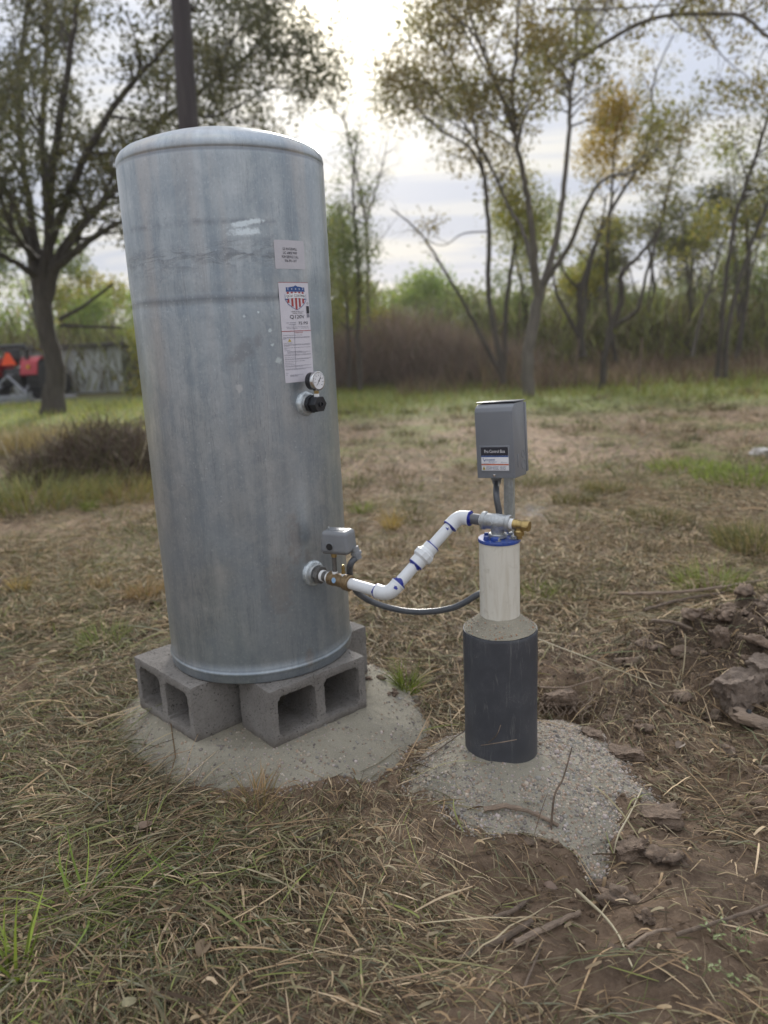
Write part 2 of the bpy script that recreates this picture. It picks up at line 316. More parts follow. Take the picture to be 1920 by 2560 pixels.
MAT['zinc_bead'] = simple('zinc_weld_bead', (0.55, 0.60, 0.63), 0.4, 0.6, 0.25, 120, (0.3, 0.3, 0.3), 60, 0.5, 1.0, 160)
MAT['brass'] = simple('brass', (0.42, 0.31, 0.13), 0.33, 0.85, 0.2, 60, (0.24, 0.17, 0.08), 40, 0.5, 0.2)
MAT['bronze'] = simple('dull_bronze', (0.235, 0.165, 0.09), 0.45, 0.6, 0.22, 60, (0.12, 0.085, 0.05), 40, 0.5, 0.3)
MAT['box'] = simple('grey_enamel', (0.175, 0.185, 0.205), 0.38, 0.0, 0.05, 12, (0.22, 0.22, 0.22), 18, 0.25, 0.08, 400)
MAT['switch'] = simple('grey_plastic_cover', (0.19, 0.20, 0.215), 0.45, 0.0, 0.08, 20, (0.27, 0.27, 0.26), 25, 0.4, 0.15, 200)
MAT['conduit'] = simple('dark_grey_conduit', (0.075, 0.082, 0.095), 0.33, 0.0, 0.12, 30, (0.16, 0.155, 0.15), 30, 0.4, 0.1)
MAT['grey_pvc'] = simple('grey_pvc', (0.115, 0.12, 0.135), 0.33, 0.0, 0.1, 30, (0.2, 0.2, 0.19), 30, 0.3, 0.1)
MAT['black'] = simple('black_plastic', (0.018, 0.019, 0.022), 0.38, 0.0, 0.2, 40, None, 1, 0, 0.2)
MAT['tape'] = simple('thread_tape', (0.80, 0.81, 0.82), 0.5, 0, 0.05, 200, None, 1, 0, 0.6, 300)
MAT['primer'] = simple('blue_primer', (0.022, 0.035, 0.27), 0.4, 0, 0.35, 90)
MAT['cap'] = simple('blue_painted_cap', (0.018, 0.06, 0.30), 0.3, 0, 0.2, 40, (0.25, 0.25, 0.24), 30, 0.3, 0.1)
MAT['chrome'] = simple('polished_steel', (0.62, 0.62, 0.62), 0.16, 0.95, 0.08, 30)
MAT['paper'] = simple('label_paper', (0.62, 0.60, 0.66), 0.45, 0, 0.03, 20, (0.5, 0.5, 0.5), 30, 0.15, 0.02)
MAT['silver_label'] = simple('silver_label', (0.50, 0.49, 0.53), 0.45, 0.0, 0.05, 20)
MAT['ink'] = simple('black_ink', (0.02, 0.02, 0.03), 0.5, 0, 0.1, 30)
MAT['greyink'] = simple('grey_ink', (0.22, 0.22, 0.27), 0.5, 0, 0.1, 30)
MAT['redink'] = simple('red_ink', (0.36, 0.05, 0.05), 0.5, 0, 0.1, 30)
MAT['orangeink'] = simple('orange_ink', (0.5, 0.12, 0.04), 0.5, 0, 0.1, 30)
MAT['blueink'] = simple('blue_ink', (0.03, 0.08, 0.25), 0.5, 0, 0.1, 30)
MAT['yellowink'] = simple('yellow_ink', (0.5, 0.38, 0.05), 0.5, 0, 0.1, 30)
MAT['white'] = simple('white_print', (0.75, 0.75, 0.78), 0.5, 0, 0.03, 30)
MAT['bluedot'] = simple('pale_blue_sticker', (0.25, 0.40, 0.58), 0.5, 0, 0.1, 30)
MAT['bark'] = simple('bark', (0.09, 0.076, 0.065), 0.9, 0, 0.35, 12, (0.17, 0.155, 0.13), 5, 0.6, 1.0, 18, (1, 1, 0.2), bd=0.10)
MAT['dark_bark'] = simple('dark_bark', (0.075, 0.062, 0.052), 0.9, 0, 0.35, 12, (0.14, 0.125, 0.105), 5, 0.5, 1.0, 14, (1, 1, 0.2), bd=0.14)
MAT['pale_bark'] = simple('pale_bark', (0.12, 0.105, 0.09), 0.9, 0, 0.3, 12, (0.07, 0.06, 0.05), 6, 0.6, 1.0, 25, (1, 1, 0.25))
MAT['pole'] = simple('weathered_pole_wood', (0.042, 0.034, 0.036), 0.85, 0, 0.3, 10, (0.13, 0.11, 0.10), 6, 0.4, 0.6, 40, (1, 1, 0.08))
MAT['twig'] = simple('brown_twig', (0.15, 0.11, 0.08), 0.85, 0, 0.35, 40, (0.06, 0.045, 0.035), 50, 0.7, 1.0, 110, bd=0.006)
MAT['wood'] = simple('split_wood', (0.28, 0.21, 0.155), 0.85, 0, 0.3, 30, (0.08, 0.058, 0.045), 45, 0.75, 1.0, 80, (0.25, 1, 1), bd=0.012)
MAT['clod'] = simple('dried_clod', (0.21, 0.152, 0.11), 0.95, 0, 0.4, 40, (0.07, 0.05, 0.04), 45, 0.8, 1.0, 75, bd=0.016)
MAT['rock'] = simple('crumbly_pale_clod', (0.25, 0.195, 0.155), 0.95, 0, 0.25, 25, (0.08, 0.06, 0.045), 30, 0.7, 1.0, 60, bd=0.02)
MAT['palerock'] = simple('pale_rock', (0.5, 0.47, 0.45), 0.9, 0, 0.2, 10)
MAT['shed'] = simple('weathered_grey_panel', (0.68, 0.72, 0.72), 0.8, 0, 0.15, 2.5, (0.27, 0.29, 0.22), 1.5, 0.6, 0.3, 20)
MAT['roof'] = simple('dark_roof_edge', (0.08, 0.075, 0.07), 0.8, 0, 0.2, 3)
MAT['red'] = simple('red_tractor_paint', (0.38, 0.02, 0.035), 0.35, 0, 0.1, 4)
MAT['orange'] = simple('orange_triangle', (0.9, 0.09, 0.02), 0.5, 0, 0.05, 4)
MAT['rubber'] = simple('tyre_rubber', (0.03, 0.03, 0.032), 0.8, 0, 0.2, 10)
MAT['implement'] = simple('grey_implement', (0.24, 0.25, 0.28), 0.5, 0.2, 0.2, 6)
MAT['gravelpad'] = simple('grey_gravel_pad', (0.27, 0.27, 0.28), 0.9, 0, 0.2, 9)
MAT['amber'] = simple('amber_lamp', (0.6, 0.3, 0.02), 0.4)

# ------------------------------------------------------------------ objects
def tag(o, label=None, cat=None, group=None, kind=None):
    if label: o['label'] = label
    if cat: o['category'] = cat
    if group: o['group'] = group
    if kind: o['kind'] = kind
    return o
def empty(name, loc, label, cat, group=None):
    o = bpy.data.objects.new(name, None); COL.objects.link(o); o.location = loc; o.empty_display_size = 0.1
    return tag(o, label, cat, group)
class MB:
    def __init__(s): s.v = []; s.f = []
    def add(s, vs, fs):
        k = len(s.v); s.v += [tuple(p) for p in vs]; s.f += [tuple(i + k for i in f) for f in fs]; return s
    def box(s, c, sx, sy, sz, rot=None, bev=0.0, seg=2):
        bm = bmesh.new(); bmesh.ops.create_cube(bm, size=1)
        bmesh.ops.scale(bm, vec=(sx, sy, sz), verts=bm.verts)
        if bev: bmesh.ops.bevel(bm, geom=bm.edges[:], offset=bev, segments=seg, affect='EDGES', profile=0.5)
        return s.bm(bm, c, rot)
    def bm(s, bm, c=(0, 0, 0), rot=None):
        c = Vector(c); bm.verts.index_update()
        vs = [(rot @ v.co if rot else v.co) + c for v in bm.verts]; fs = [[v.index for v in f.verts] for f in bm.faces]
        bm.free(); return s.add(vs, fs)
    def lathe(s, prof, o, ax, seg=32, jit=0.0, sides=None):
        ax = Vector(ax).normalized(); q = ax.to_track_quat('Z', 'Y').to_matrix(); o = Vector(o); vs = []; fs = []
        n = sides or seg
        for r, h in prof:
            for i in range(n):
                a = 2 * PI * i / n; rr = r * (1 + random.uniform(-jit, jit))
                vs.append(o + q @ Vector((rr * math.cos(a), rr * math.sin(a), h)))
        for j in range(len(prof) - 1):
            for i in range(n): fs.append((j * n + i, j * n + (i + 1) % n, (j + 1) * n + (i + 1) % n, (j + 1) * n + i))
        if prof[0][0] > 1e-5: fs.append(tuple(range(n))[::-1])
        if prof[-1][0] > 1e-5: fs.append(tuple((len(prof) - 1) * n + i for i in range(n)))
        return s.add(vs, fs)
    def cyl(s, a, b, r, seg=24, r2=None, sides=None, bev=0.0):
        a = Vector(a); b = Vector(b); L = (b - a).length; r2 = r if r2 is None else r2
        pr = [(r, 0), (r2, L)] if not bev else [(r - bev, 0), (r, bev), (r2, L - bev), (r2 - bev, L)]
        return s.lathe(pr, a, b - a, seg, sides=sides)
    def tube(s, pts, rad, n=12, cap=True):
        pts = [Vector(p) for p in pts]; rad = rad if isinstance(rad, (list, tuple)) else [rad] * len(pts)
        vs = []; fs = []; N = None
        for i, p in enumerate(pts):
            t = (pts[min(i + 1, len(pts) - 1)] - pts[max(i - 1, 0)])
            if t.length < 1e-9: t = Vector((0, 0, 1))
            t.normalize()
            if N is None:
                N = t.orthogonal().normalized()
            N = (N - t * N.dot(t)); N = N.normalized() if N.length > 1e-6 else t.orthogonal().normalized()
            B = t.cross(N)
            for k in range(n):
                a = 2 * PI * k / n; vs.append(p + (N * math.cos(a) + B * math.sin(a)) * rad[i])
        for i in range(len(pts) - 1):
            for k in range(n): fs.append((i * n + k, i * n + (k + 1) % n, (i + 1) * n + (k + 1) % n, (i + 1) * n + k))
        if cap: fs.append(tuple(range(n))[::-1]); fs.append(tuple((len(pts) - 1) * n + k for k in range(n)))
        return s.add(vs, fs)
    def build(s, name, mat, parent=None, loc=None, smooth=True, ang=38):
        me = bpy.data.meshes.new(name); me.from_pydata(s.v, [], s.f); me.update()
        return mk(name, me, mat, parent, loc, smooth, ang)
def mk(name, me, mat, parent=None, loc=None, smooth=True, ang=38):
    if mat is not None: me.materials.append(MAT[mat] if isinstance(mat, str) else mat)
    if smooth:
        me.polygons.foreach_set('use_smooth', [True] * len(me.polygons)); me.set_sharp_from_angle(angle=R_(ang))
    o = bpy.data.objects.new(name, me); COL.objects.link(o)
    if loc is not None:
        L = Vector(loc)
        me.transform(Matrix.Translation(-L)); o.location = L
    if parent is not None:
        o.parent = parent
        # world-space geometry of parts: bring into the parent's frame
        if parent.get('_world', 1): me.transform(parent_inv(parent))
    return o
def parent_inv(p):
    m = Matrix.Identity(4); chain = []
    while p is not None: chain.append(p); p = p.parent
    for q in chain[::-1]: m = m @ Matrix.LocRotScale(q.location, q.rotation_euler, q.scale)
    return m.inverted()
def npmesh(name, V, F, mat, tint=None, smooth=False, parent=None):
    me = bpy.data.meshes.new(name); nv = len(V); nf, k = F.shape
    me.vertices.add(nv); me.vertices.foreach_set('co', np.ascontiguousarray(V, dtype=np.float32).ravel())
    me.loops.add(nf * k); me.loops.foreach_set('vertex_index', np.ascontiguousarray(F, dtype=np.int32).ravel())
    me.polygons.add(nf); me.polygons.foreach_set('loop_start', np.arange(0, nf * k, k, dtype=np.int32))
    try: me.polygons.foreach_set('loop_total', np.full(nf, k, dtype=np.int32))
    except Exception: pass
    if tint is not None:
        at = me.attributes.new('tint', 'FLOAT_COLOR', 'POINT'); c = np.ones((nv, 4), np.float32); c[:, :3] = tint; at.data.foreach_set('color', c.ravel())
    if smooth: me.polygons.foreach_set('use_smooth', np.ones(nf, bool))
    me.update(calc_edges=True); me.validate()
    me.materials.append(MAT[mat]); o = bpy.data.objects.new(name, me); COL.objects.link(o)
    if parent is not None:
        o.parent = parent; me.transform(parent_inv(parent))
    return o
def bez(pts, n=8):      # Catmull-Rom through points
    P = [Vector(p) for p in pts]; P = [P[0] * 2 - P[1]] + P + [P[-1] * 2 - P[-2]]; out = []
    for i in range(1, len(P) - 2):
        for k in range(n):
            t = k / n; a, b, c, d = P[i - 1:i + 3]
            out.append(0.5 * ((2 * b) + (c - a) * t + (2 * a - 5 * b + 4 * c - d) * t * t + (3 * b - a - 3 * c + d) * t ** 3))
    out.append(P[-2]); return out
def text_geo(body, width=None, size=None, bold=0.0):
    cu = bpy.data.curves.new('t', 'FONT'); cu.body = body; cu.align_x = 'CENTER'; cu.align_y = 'CENTER'; cu.size = 1; cu.resolution_u = 3; cu.offset = bold
    o = bpy.data.objects.new('t', cu); COL.objects.link(o); dg = bpy.context.evaluated_depsgraph_get()
    me = bpy.data.meshes.new_from_object(o.evaluated_get(dg)); vs = [Vector(v.co) for v in me.vertices]; fs = [tuple(p.vertices) for p in me.polygons]
    bpy.data.objects.remove(o); bpy.data.curves.remove(cu); bpy.data.meshes.remove(me)
    xs = [v.x for v in vs]; ys = [v.y for v in vs]; wdt = max(xs) - min(xs); hgt = max(ys) - min(ys); cx = (max(xs) + min(xs)) / 2; cy = (max(ys) + min(ys)) / 2
    sx = (width / wdt) if width else size / hgt; sy = (size / hgt) if size else sx
    return [((v.x - cx) * sx, (v.y - cy) * sy) for v in vs], fs

# ------------------------------------------------------------------ the ground
def axis(lo, a, b, hi, st, g):
    m = list(np.arange(a, b, st)); d = st; x = m[-1]; r = []
    while x < hi: d *= g; x += d; r.append(x)
    d = st; x = a; l = []
    while x > lo: d *= g; x -= d; l.append(x)
    return np.array(l[::-1] + m + r)
gx = axis(-260, -1.8, 1.9, 260, 0.015, 1.06); gy = axis(-8, 0.9, 3.3, 320, 0.015, 1.055)
X, Y = np.meshgrid(gx, gy); Z = ground_base(X, Y)
nx, ny = len(gx), len(gy); I = np.arange(nx * ny).reshape(ny, nx)
F = np.stack([I[:-1, :-1], I[:-1, 1:], I[1:, 1:], I[1:, :-1]], -1).reshape(-1, 4)
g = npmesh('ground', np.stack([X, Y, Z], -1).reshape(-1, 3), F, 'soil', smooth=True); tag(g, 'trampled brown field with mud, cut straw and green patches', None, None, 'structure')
def mound(name, fn, cx, cy, rad, label):
    n = 200; u = np.linspace(-rad, rad, n); X, Y = np.meshgrid(u + cx, u + cy); Z = fn(X, Y)
    I = np.arange(n * n).reshape(n, n); F = np.stack([I[:-1, :-1], I[:-1, 1:], I[1:, 1:], I[1:, :-1]], -1).reshape(-1, 4)
    keep = (Z > ground_base(X, Y) - 0.02).ravel()
    F = F[keep[F].any(1)]
    o = npmesh(name, np.stack([X, Y, Z + 0.001], -1).reshape(-1, 3), F, 'sand', smooth=True)
    # drop unused verts
    bm = bmesh.new(); bm.from_mesh(o.data); bmesh.ops.delete(bm, geom=[v for v in bm.verts if not v.link_faces], context='VERTS'); bm.to_mesh(o.data); bm.free()
    return tag(o, label, 'sand mound')
tag(mound('sand_mound', tank_mound, TX, TY, 0.85, 'grey cement sand mound under the concrete blocks and tank'), group='grey sand mounds')
tag(mound('sand_mound', well_mound, 0.31, 2.0, 0.75, 'grey sand and gravel mound round the dark well casing'), group='grey sand mounds')
# pebbles
ico = bmesh.new(); bmesh.ops.create_icosphere(ico, subdivisions=1, radius=1); IV = np.array([v.co[:] for v in ico.verts]); IF = np.array([[v.index for v in f.verts] for f in ico.faces]); ico.free()
def pebbles(name, pts, sizes, label, mat='pebble', cols=None, sink=0.42):
    n = len(pts); q = rng.normal(size=(n, 3, 3)); q, _ = np.linalg.qr(q)
    sc = sizes[:, None] * rng.uniform(0.6, 1.15, (n, 3))
    V = IV[None] * (1 + rng.uniform(-0.14, 0.14, (n, len(IV), 1))) * sc[:, None, :]
    V = np.einsum('nij,nkj->nki', q, V) + pts[:, None, :]
    V[:, :, 2] += (sizes * (0.5 - sink))[:, None]
    F = IF[None] + (np.arange(n) * len(IV))[:, None, None]
    if cols is None:
        base = np.array([[0.34, 0.28, 0.22], [0.26, 0.25, 0.23], [0.40, 0.35, 0.29], [0.30, 0.23, 0.175], [0.19, 0.17, 0.155], [0.38, 0.33, 0.31]])
        cols = base[rng.integers(0, len(base), n)] * rng.uniform(0.85, 1.4, (n, 1))
    T = np.repeat(cols, len(IV), 0)
    return tag(npmesh(name, V.reshape(-1, 3), F.reshape(-1, 3), mat, T, smooth=True), label, 'gravel', None, 'stuff')
def scatter(n, x0, x1, y0, y1, dens):
    x = rng.uniform(x0, x1, n * 3); y = rng.uniform(y0, y1, n * 3); k = rng.random(n * 3) < dens(x, y)
    return x[k][:n], y[k][:n]
def dw(x, y):
    g = ground_base(x, y); m = well_mound(x, y); on = m - g
    n = fbm(x * 7, y * 7, 3, 31)
    rim = np.exp(-((on - 0.012) / 0.035) ** 2)
    right = sstep(0.25, 0.6, x)
    return np.where(on > -0.012, np.clip(0.06 + 0.95 * rim + 0.6 * right + 1.0 * n, 0.02, 1), 0) * (np.hypot(x - WX, y - WY) > 0.11)
x, y = scatter(15000, -0.3, 1.0, 1.4, 2.6, dw); s = np.exp(rng.normal(math.log(0.0035), 0.33, len(x)))
pebbles('pebbles', np.stack([x, y, surf(x, y)], -1), s, 'small rounded pebbles scattered over the well casing mound')
def dt_(x, y):
    g = ground_base(x, y); m = tank_mound(x, y); on = m - g
    n = fbm(x * 7, y * 7, 3, 33); rim = np.exp(-((on - 0.008) / 0.03) ** 2)
    return np.where(on > -0.012, np.clip(0.10 + 0.8 * rim + 0.8 * n, 0.03, 1), 0)
x, y = scatter(9000, -1.2, 0.4, 1.6, 3.2, dt_); s = np.exp(rng.normal(math.log(0.0034), 0.32, len(x)))
pebbles('pebbles', np.stack([x, y, surf(x, y)], -1), s, 'small pale pebbles scattered over the tank mound')

# soil crumbs over the churned mud
def dm(x, y): return (well_mound(x, y) < ground_base(x, y) - 0.01) * mudmask(x, y) * np.clip(0.25 + fbm(x * 5, y * 5, 3, 41) + 1.2 * np.exp(-(((x - 1.35) / 0.4) ** 2 + ((y - 2.65) / 0.4) ** 2)), 0, 1)
x, y = scatter(7000, 0.2, 2.1, 1.1, 3.4, dm); s = np.minimum(0.008, np.exp(rng.normal(math.log(0.0048), 0.5, len(x))))
cb = np.array([[0.15, 0.105, 0.072], [0.21, 0.155, 0.11], [0.10, 0.072, 0.05]])
pebbles('soil_crumbs', np.stack([x, y, surf(x, y)], -1), s, 'loose brown soil crumbs on the churned mud', cols=cb[rng.integers(0, 3, len(x))])
def clod(name, loc, sx, sy, sz, mat, label, seed, group=None, rz=0.0, cat='dirt clod', rough=0.35):
    bm = bmesh.new(); bmesh.ops.create_icosphere(bm, subdivisions=4, radius=1); from mathutils import noise as mn
    for v in bm.verts:
        p = v.co.copy(); k = 1 + rough * mn.fractal(p * 1.6 + Vector((seed, 0, 0)), 0.7, 2.0, 6) + 0.10 * mn.noise(p * 8 + Vector((seed, 3, 0)))
        q = Vector((max(-0.72, min(0.72, p.x)), max(-0.72, min(0.72, p.y)), max(-0.7, min(0.65, p.z))))
        v.co = Vector((q.x * k * sx * 1.3, q.y * k * sy * 1.3, q.z * k * sz * 1.3))
    me = bpy.data.meshes.new(name); bm.to_mesh(me); bm.free()
    o = mk(name, me, mat, ang=50); o.location = loc; o.rotation_euler = (random.uniform(-.2, .2), random.uniform(-.2, .2), rz)
    return tag(o, label, cat, group)
def gp(px, py, dz=0.0):       # ground point seen at a photo pixel (two refinements)
    d = ray(px, py); t = np.concatenate([np.arange(1.2, 4.5, 0.004), np.geomspace(4.5, 40, 900)])
    f = CAMPOS.z + d.z * t - surf(d.x * t, d.y * t); i = int(np.argmax(f < 0)); i = i if i > 0 else len(t) - 1
    k = t[i - 1] + (t[i] - t[i - 1]) * f[i - 1] / (f[i - 1] - f[i] + 1e-9); p = CAMPOS + d * float(k)
    return Vector((p.x, p.y, p.z + dz))
p = gp(1850, 1750); clod('soil_clod', p + Vector((0, 0, 0.035)), 0.075, 0.05, 0.062, 'rock', 'large pale crumbly clod of soil in the right dirt heap', 1.0, None, 0.3)
p = gp(1915, 1690); clod('soil_clod', p + Vector((0, 0, 0.03)), 0.05, 0.05, 0.035, 'rock', 'pale clod cut by the right edge, beside the largest one', 2.0)
p = gp(1800, 1605); clod('soil_clod', p + Vector((0, 0, 0.01)), 0.028, 0.03, 0.04, 'clod', 'upright dark clod above the largest pale clod', 3.0)
p = gp(1560, 1885); clod('soil_clod', p, 0.05, 0.04, 0.02, 'clod', 'brown clod just right of the well mound near the hole', 4.0)
p = gp(1640, 2040); clod('soil_clod', p, 0.06, 0.045, 0.022, 'clod', 'broad brown mud slab bordering the gravel on its right', 5.0)
p = gp(1575, 2125); clod('soil_clod', p, 0.035, 0.03, 0.022, 'clod', 'round mud lump at the lower right tip of the gravel', 6.0)
p = gp(1480, 1840); clod('soil_clod', p, 0.030, 0.028, 0.018, 'clod', 'small mud lump between the well casing and the hole rim', 7.0)
p = gp(1400, 1765); clod('soil_clod', p + Vector((0, 0, 0.03)), 0.055, 0.03, 0.025, 'clod', 'root-covered mud lump behind the hole', 8.0)

lum = []
rl = random.Random(12)
bm0 = bmesh.new(); bmesh.ops.create_icosphere(bm0, subdivisions=3, radius=1); LV0 = np.array([v.co[:] for v in bm0.verts]); LF0 = np.array([[v.index for v in f.verts] for f in bm0.faces]); bm0.free()
def lumps(name, xs, ys, sizes, cols, label):
    Vs = []; Fs = []; Ts = []
    for i, (x_, y_, s_) in enumerate(zip(xs, ys, sizes)):
        p = LV0; k = 0.85 + 0.9 * fbm(p[:, 0] * 1.7 + i * 3.1 + p[:, 2], p[:, 1] * 1.7 + p[:, 2] * 1.3, 4, i % 40) + 0.6 * fbm(p[:, 0] * 4 + i, p[:, 1] * 4 + p[:, 2] * 4, 3, 3)
        a = rl.uniform(0, 6.3); q = p * k[:, None] * np.array([1.3, 0.9, 0.55]) * s_
        q = np.stack([q[:, 0] * math.cos(a) - q[:, 1] * math.sin(a), q[:, 0] * math.sin(a) + q[:, 1] * math.cos(a), q[:, 2]], -1)
        Vs.append(q + np.array([x_, y_, gz(x_, y_) + s_ * 0.05])); Fs.append(LF0 + i * len(LV0)); Ts.append(np.repeat(cols[i % len(cols)][None] * rl.uniform(.8, 1.2), len(LV0), 0))
    tag(npmesh(name, np.concatenate(Vs), np.concatenate(Fs), 'clod', np.concatenate(Ts), smooth=True), label, 'soil', None, 'stuff')
x, y = scatter(260, 0.3, 1.9, 1.3, 3.2, lambda x, y: (well_mound(x, y) < ground_base(x, y) - 0.02) * np.clip(0.10 + 0.9 * np.exp(-(((x - 1.35) / 0.35) ** 2 + ((y - 2.65) / 0.32) ** 2)) * 1.3 + 0.5 * np.exp(-(((np.hypot(x - 0.37, y - 1.99) - 0.47) / 0.06) ** 2)) * (x > 0.4), 0, 1))
lumps('soil_lumps', x, y, np.minimum(0.042, np.exp(rng.normal(math.log(0.018), 0.5, len(x)))), np.array([[0.15, 0.105, 0.075], [0.10, 0.075, 0.055], [0.20, 0.15, 0.11]]), 'broken lumps of brown soil over the heap and round the hole')
x, y = scatter(70, -0.15, 0.35, 2.45, 2.9, lambda x, y: 0 * x + .8)
lumps('soil_lumps', x, y, np.minimum(0.028, np.exp(rng.normal(math.log(0.014), 0.45, len(x)))), np.array([[0.12, 0.085, 0.06], [0.16, 0.12, 0.085]]), 'dark soil lumps behind the tank and under the conduit')
# ------------------------------------------------------------------ straw, blades
def ribbons(n, x, y, L, W, head, lift, curve, arch, tint, K=4, up=None, base=None, cup=None):
    """n ribbons of K points. up: None = lying, else angle from the ground at the root"""
    t = np.linspace(0, 1, K)[None, :]
    a = head[:, None] + curve[:, None] * t
    if up is None:
        dx = np.cos(a) * L[:, None] / (K - 1); dyy = np.sin(a) * L[:, None] / (K - 1)
        px = x[:, None] + np.cumsum(np.pad(dx[:, :-1], ((0, 0), (1, 0))), 1); py = y[:, None] + np.cumsum(np.pad(dyy[:, :-1], ((0, 0), (1, 0))), 1)
        s = surf(px, py)
        # a stiff straw rides on the high points: line through ends of a smoothed surface
        lin = np.maximum(s[:, :1] * (1 - t) + s[:, -1:] * t, s)
        pz = lin + lift[:, None] + arch[:, None] * 4 * t * (1 - t)
    else:
        e = up[:, None] - arch[:, None] * t
        st = L[:, None] / (K - 1)
        hx = np.cos(e) * st; px = x[:, None] + np.cumsum(np.pad((np.cos(a) * hx)[:, :-1], ((0, 0), (1, 0))), 1)
        py = y[:, None] + np.cumsum(np.pad((np.sin(a) * hx)[:, :-1], ((0, 0), (1, 0))), 1)
        z0 = surf(x, y) if base is None else base
        pz = z0[:, None] + lift[:, None] + np.cumsum(np.pad((np.sin(e) * st)[:, :-1], ((0, 0), (1, 0))), 1)
        pz = np.maximum(pz, surf(px, py) + 0.002)
    roll = rng.uniform(-0.9, 0.9, (n, 1)) if up is None else rng.uniform(-0.4, 0.4, (n, 1))
    if up is None: sxv, syv, szv = -np.sin(a) * np.cos(roll), np.cos(a) * np.cos(roll), np.sin(roll) + 0 * a
    else:
        ph = rng.uniform(0, PI, (n, 1)) + 0 * a; sxv, syv, szv = np.cos(ph), np.sin(ph), 0 * a
    tap = np.where(up is None, 1 - 0.45 * np.abs(2 * t - 1) ** 3, 1 - 0.92 * t ** 1.6) * W[:, None] / 2
    A = np.stack([px + sxv * tap, py + syv * tap, pz + szv * tap], -1); B = np.stack([px - sxv * tap, py - syv * tap, pz - szv * tap], -1)
    V = np.stack([A, B], 2).reshape(n, K * 2, 3)
    q = np.arange(K - 1) * 2; fq = np.stack([q, q + 1, q + 3, q + 2], -1)
    F = fq[None] + (np.arange(n) * K * 2)[:, None, None]
    T = np.repeat(tint, K * 2, 0)
    return V.reshape(-1, 3), F.reshape(-1, 4), T
STRAW = np.array([[0.42, 0.32, 0.20], [0.33, 0.25, 0.155], [0.50, 0.41, 0.27], [0.22, 0.16, 0.10], [0.29, 0.27, 0.17], [0.56, 0.47, 0.33], [0.24, 0.235, 0.14], [0.13, 0.095, 0.065], [0.36, 0.33, 0.23]])
GREEN = np.array([[0.19, 0.225, 0.09], [0.24, 0.28, 0.10], [0.17, 0.20, 0.12], [0.26, 0.28, 0.20], [0.30, 0.31, 0.16]])
def pick(P, n, lo=0.75, hi=1.2): return np.array([1.04, 0.96, 0.91]) * P[rng.integers(0, len(P), n)] * rng.uniform(lo, hi, (n, 1))
def clear(x, y):        # no litter inside blocks, tank, well
    return (np.hypot(x - TX, y - TY) > 0.50) & (np.hypot(x - WX, y - WY) > 0.13)
def cover(x, y):
    m = mudmask(x, y); on1 = tank_mound(x, y) - ground_base(x, y); on2 = well_mound(x, y) - ground_base(x, y)
    c = 1 - 0.72 * m
    bare = sstep(0.15, 0.35, fbm(x * 1.6, y * 2.0, 3, 51) + 0.25 * sstep(-0.2, 0.6, x) * (1 - sstep(2.0, 2.6, y)))
    c = c * (1 - 0.6 * bare)
    c = c * (1 - 0.985 * sstep(-0.012, 0.012, on1)) * (1 - 0.985 * sstep(-0.012, 0.012, on2))
    pl = np.exp(-(((x - 1.42) / 0.4) ** 2 + ((y - 2.72) / 0.34) ** 2)); c = c * (1 - 0.9 * pl)
    return np.clip(c, 0, 1) * clear(x, y)
def greenness(x, y):
    return np.clip(sstep(0.0, 0.9, -x * 0.55 + 0.25 + 0.6 * fbm(x * 1.3, y * 1.3, 3, 61)) * 0.75 + 0.12, 0, 1)
x, y = scatter(135000, -1.9, 1.9, 0.85, 3.9, cover); n = len(x)
gr = rng.random(n) < greenness(x, y) * 0.36
tint = np.where(gr[:, None], pick(GREEN, n, 0.4, 1.15), pick(STRAW, n, 0.25, 1.2))
flow = fbm(x * 1.1, y * 1.1, 2, 71) * 5 + 0.25
head = flow + rng.normal(0, 0.75, n)
L = np.exp(rng.normal(math.log(0.050), 0.60, n)); W = np.exp(rng.normal(math.log(0.0018), 0.52, n))
lay = rng.random(n) ** 2 * 0.022 * (0.3 + cover(x, y))
tint = tint * (0.55 + 0.45 * (lay / 0.022))[:, None] ** 0.0
mid = sstep(2.6, 3.6, y); W = W * (1 + 0.4 * mid)
V, F, T = ribbons(n, x, y, L, W, head, lay + 0.001, rng.normal(0, 0.32, n), rng.random(n) * 0.006, tint)
tag(npmesh('straw_litter', V, F, 'straw', T), 'matted cut straw and hay covering the near ground', 'straw', None, 'stuff')
# long loose stems over it
x, y = scatter(750, -1.5, 1.6, 0.9, 3.4, cover); n = len(x)
V, F, T = ribbons(n, x, y, rng.uniform(0.09, 0.26, n), rng.uniform(0.0022, 0.0048, n), rng.normal(0.3, 0.9, n), rng.uniform(0.008, 0.024, n), rng.normal(0, 0.3, n), rng.random(n) * 0.014,
    np.where((rng.random(n) < 0.35)[:, None], pick(GREEN, n, 0.8, 1.3), pick(STRAW, n, 0.9, 1.35)), K=7)
tag(npmesh('loose_stems', V, F, 'straw', T), 'long loose dry stems lying over the straw mat', 'straw', None, 'stuff')
x, y = scatter(4200, -1.6, 1.7, 0.85, 3.6, lambda x, y: np.clip(cover(x, y) + 0.15, 0, 1) * clear(x, y) * (surf(x, y) < ground_base(x, y) + 1e-6)); n = len(x)
V, F, T = ribbons(n, x, y, rng.uniform(0.012, 0.045, n), rng.uniform(0.004, 0.009, n), rng.uniform(0, 6.3, n), rng.uniform(0.002, 0.024, n), rng.normal(0, 0.5, n), rng.random(n) * 0.008, pick(STRAW, n, 0.4, 1.1), K=4)
tag(npmesh('leaf_scraps', V, F, 'straw', T), 'broken flat scraps of dead leaf mixed into the straw', 'leaf litter', None, 'stuff')
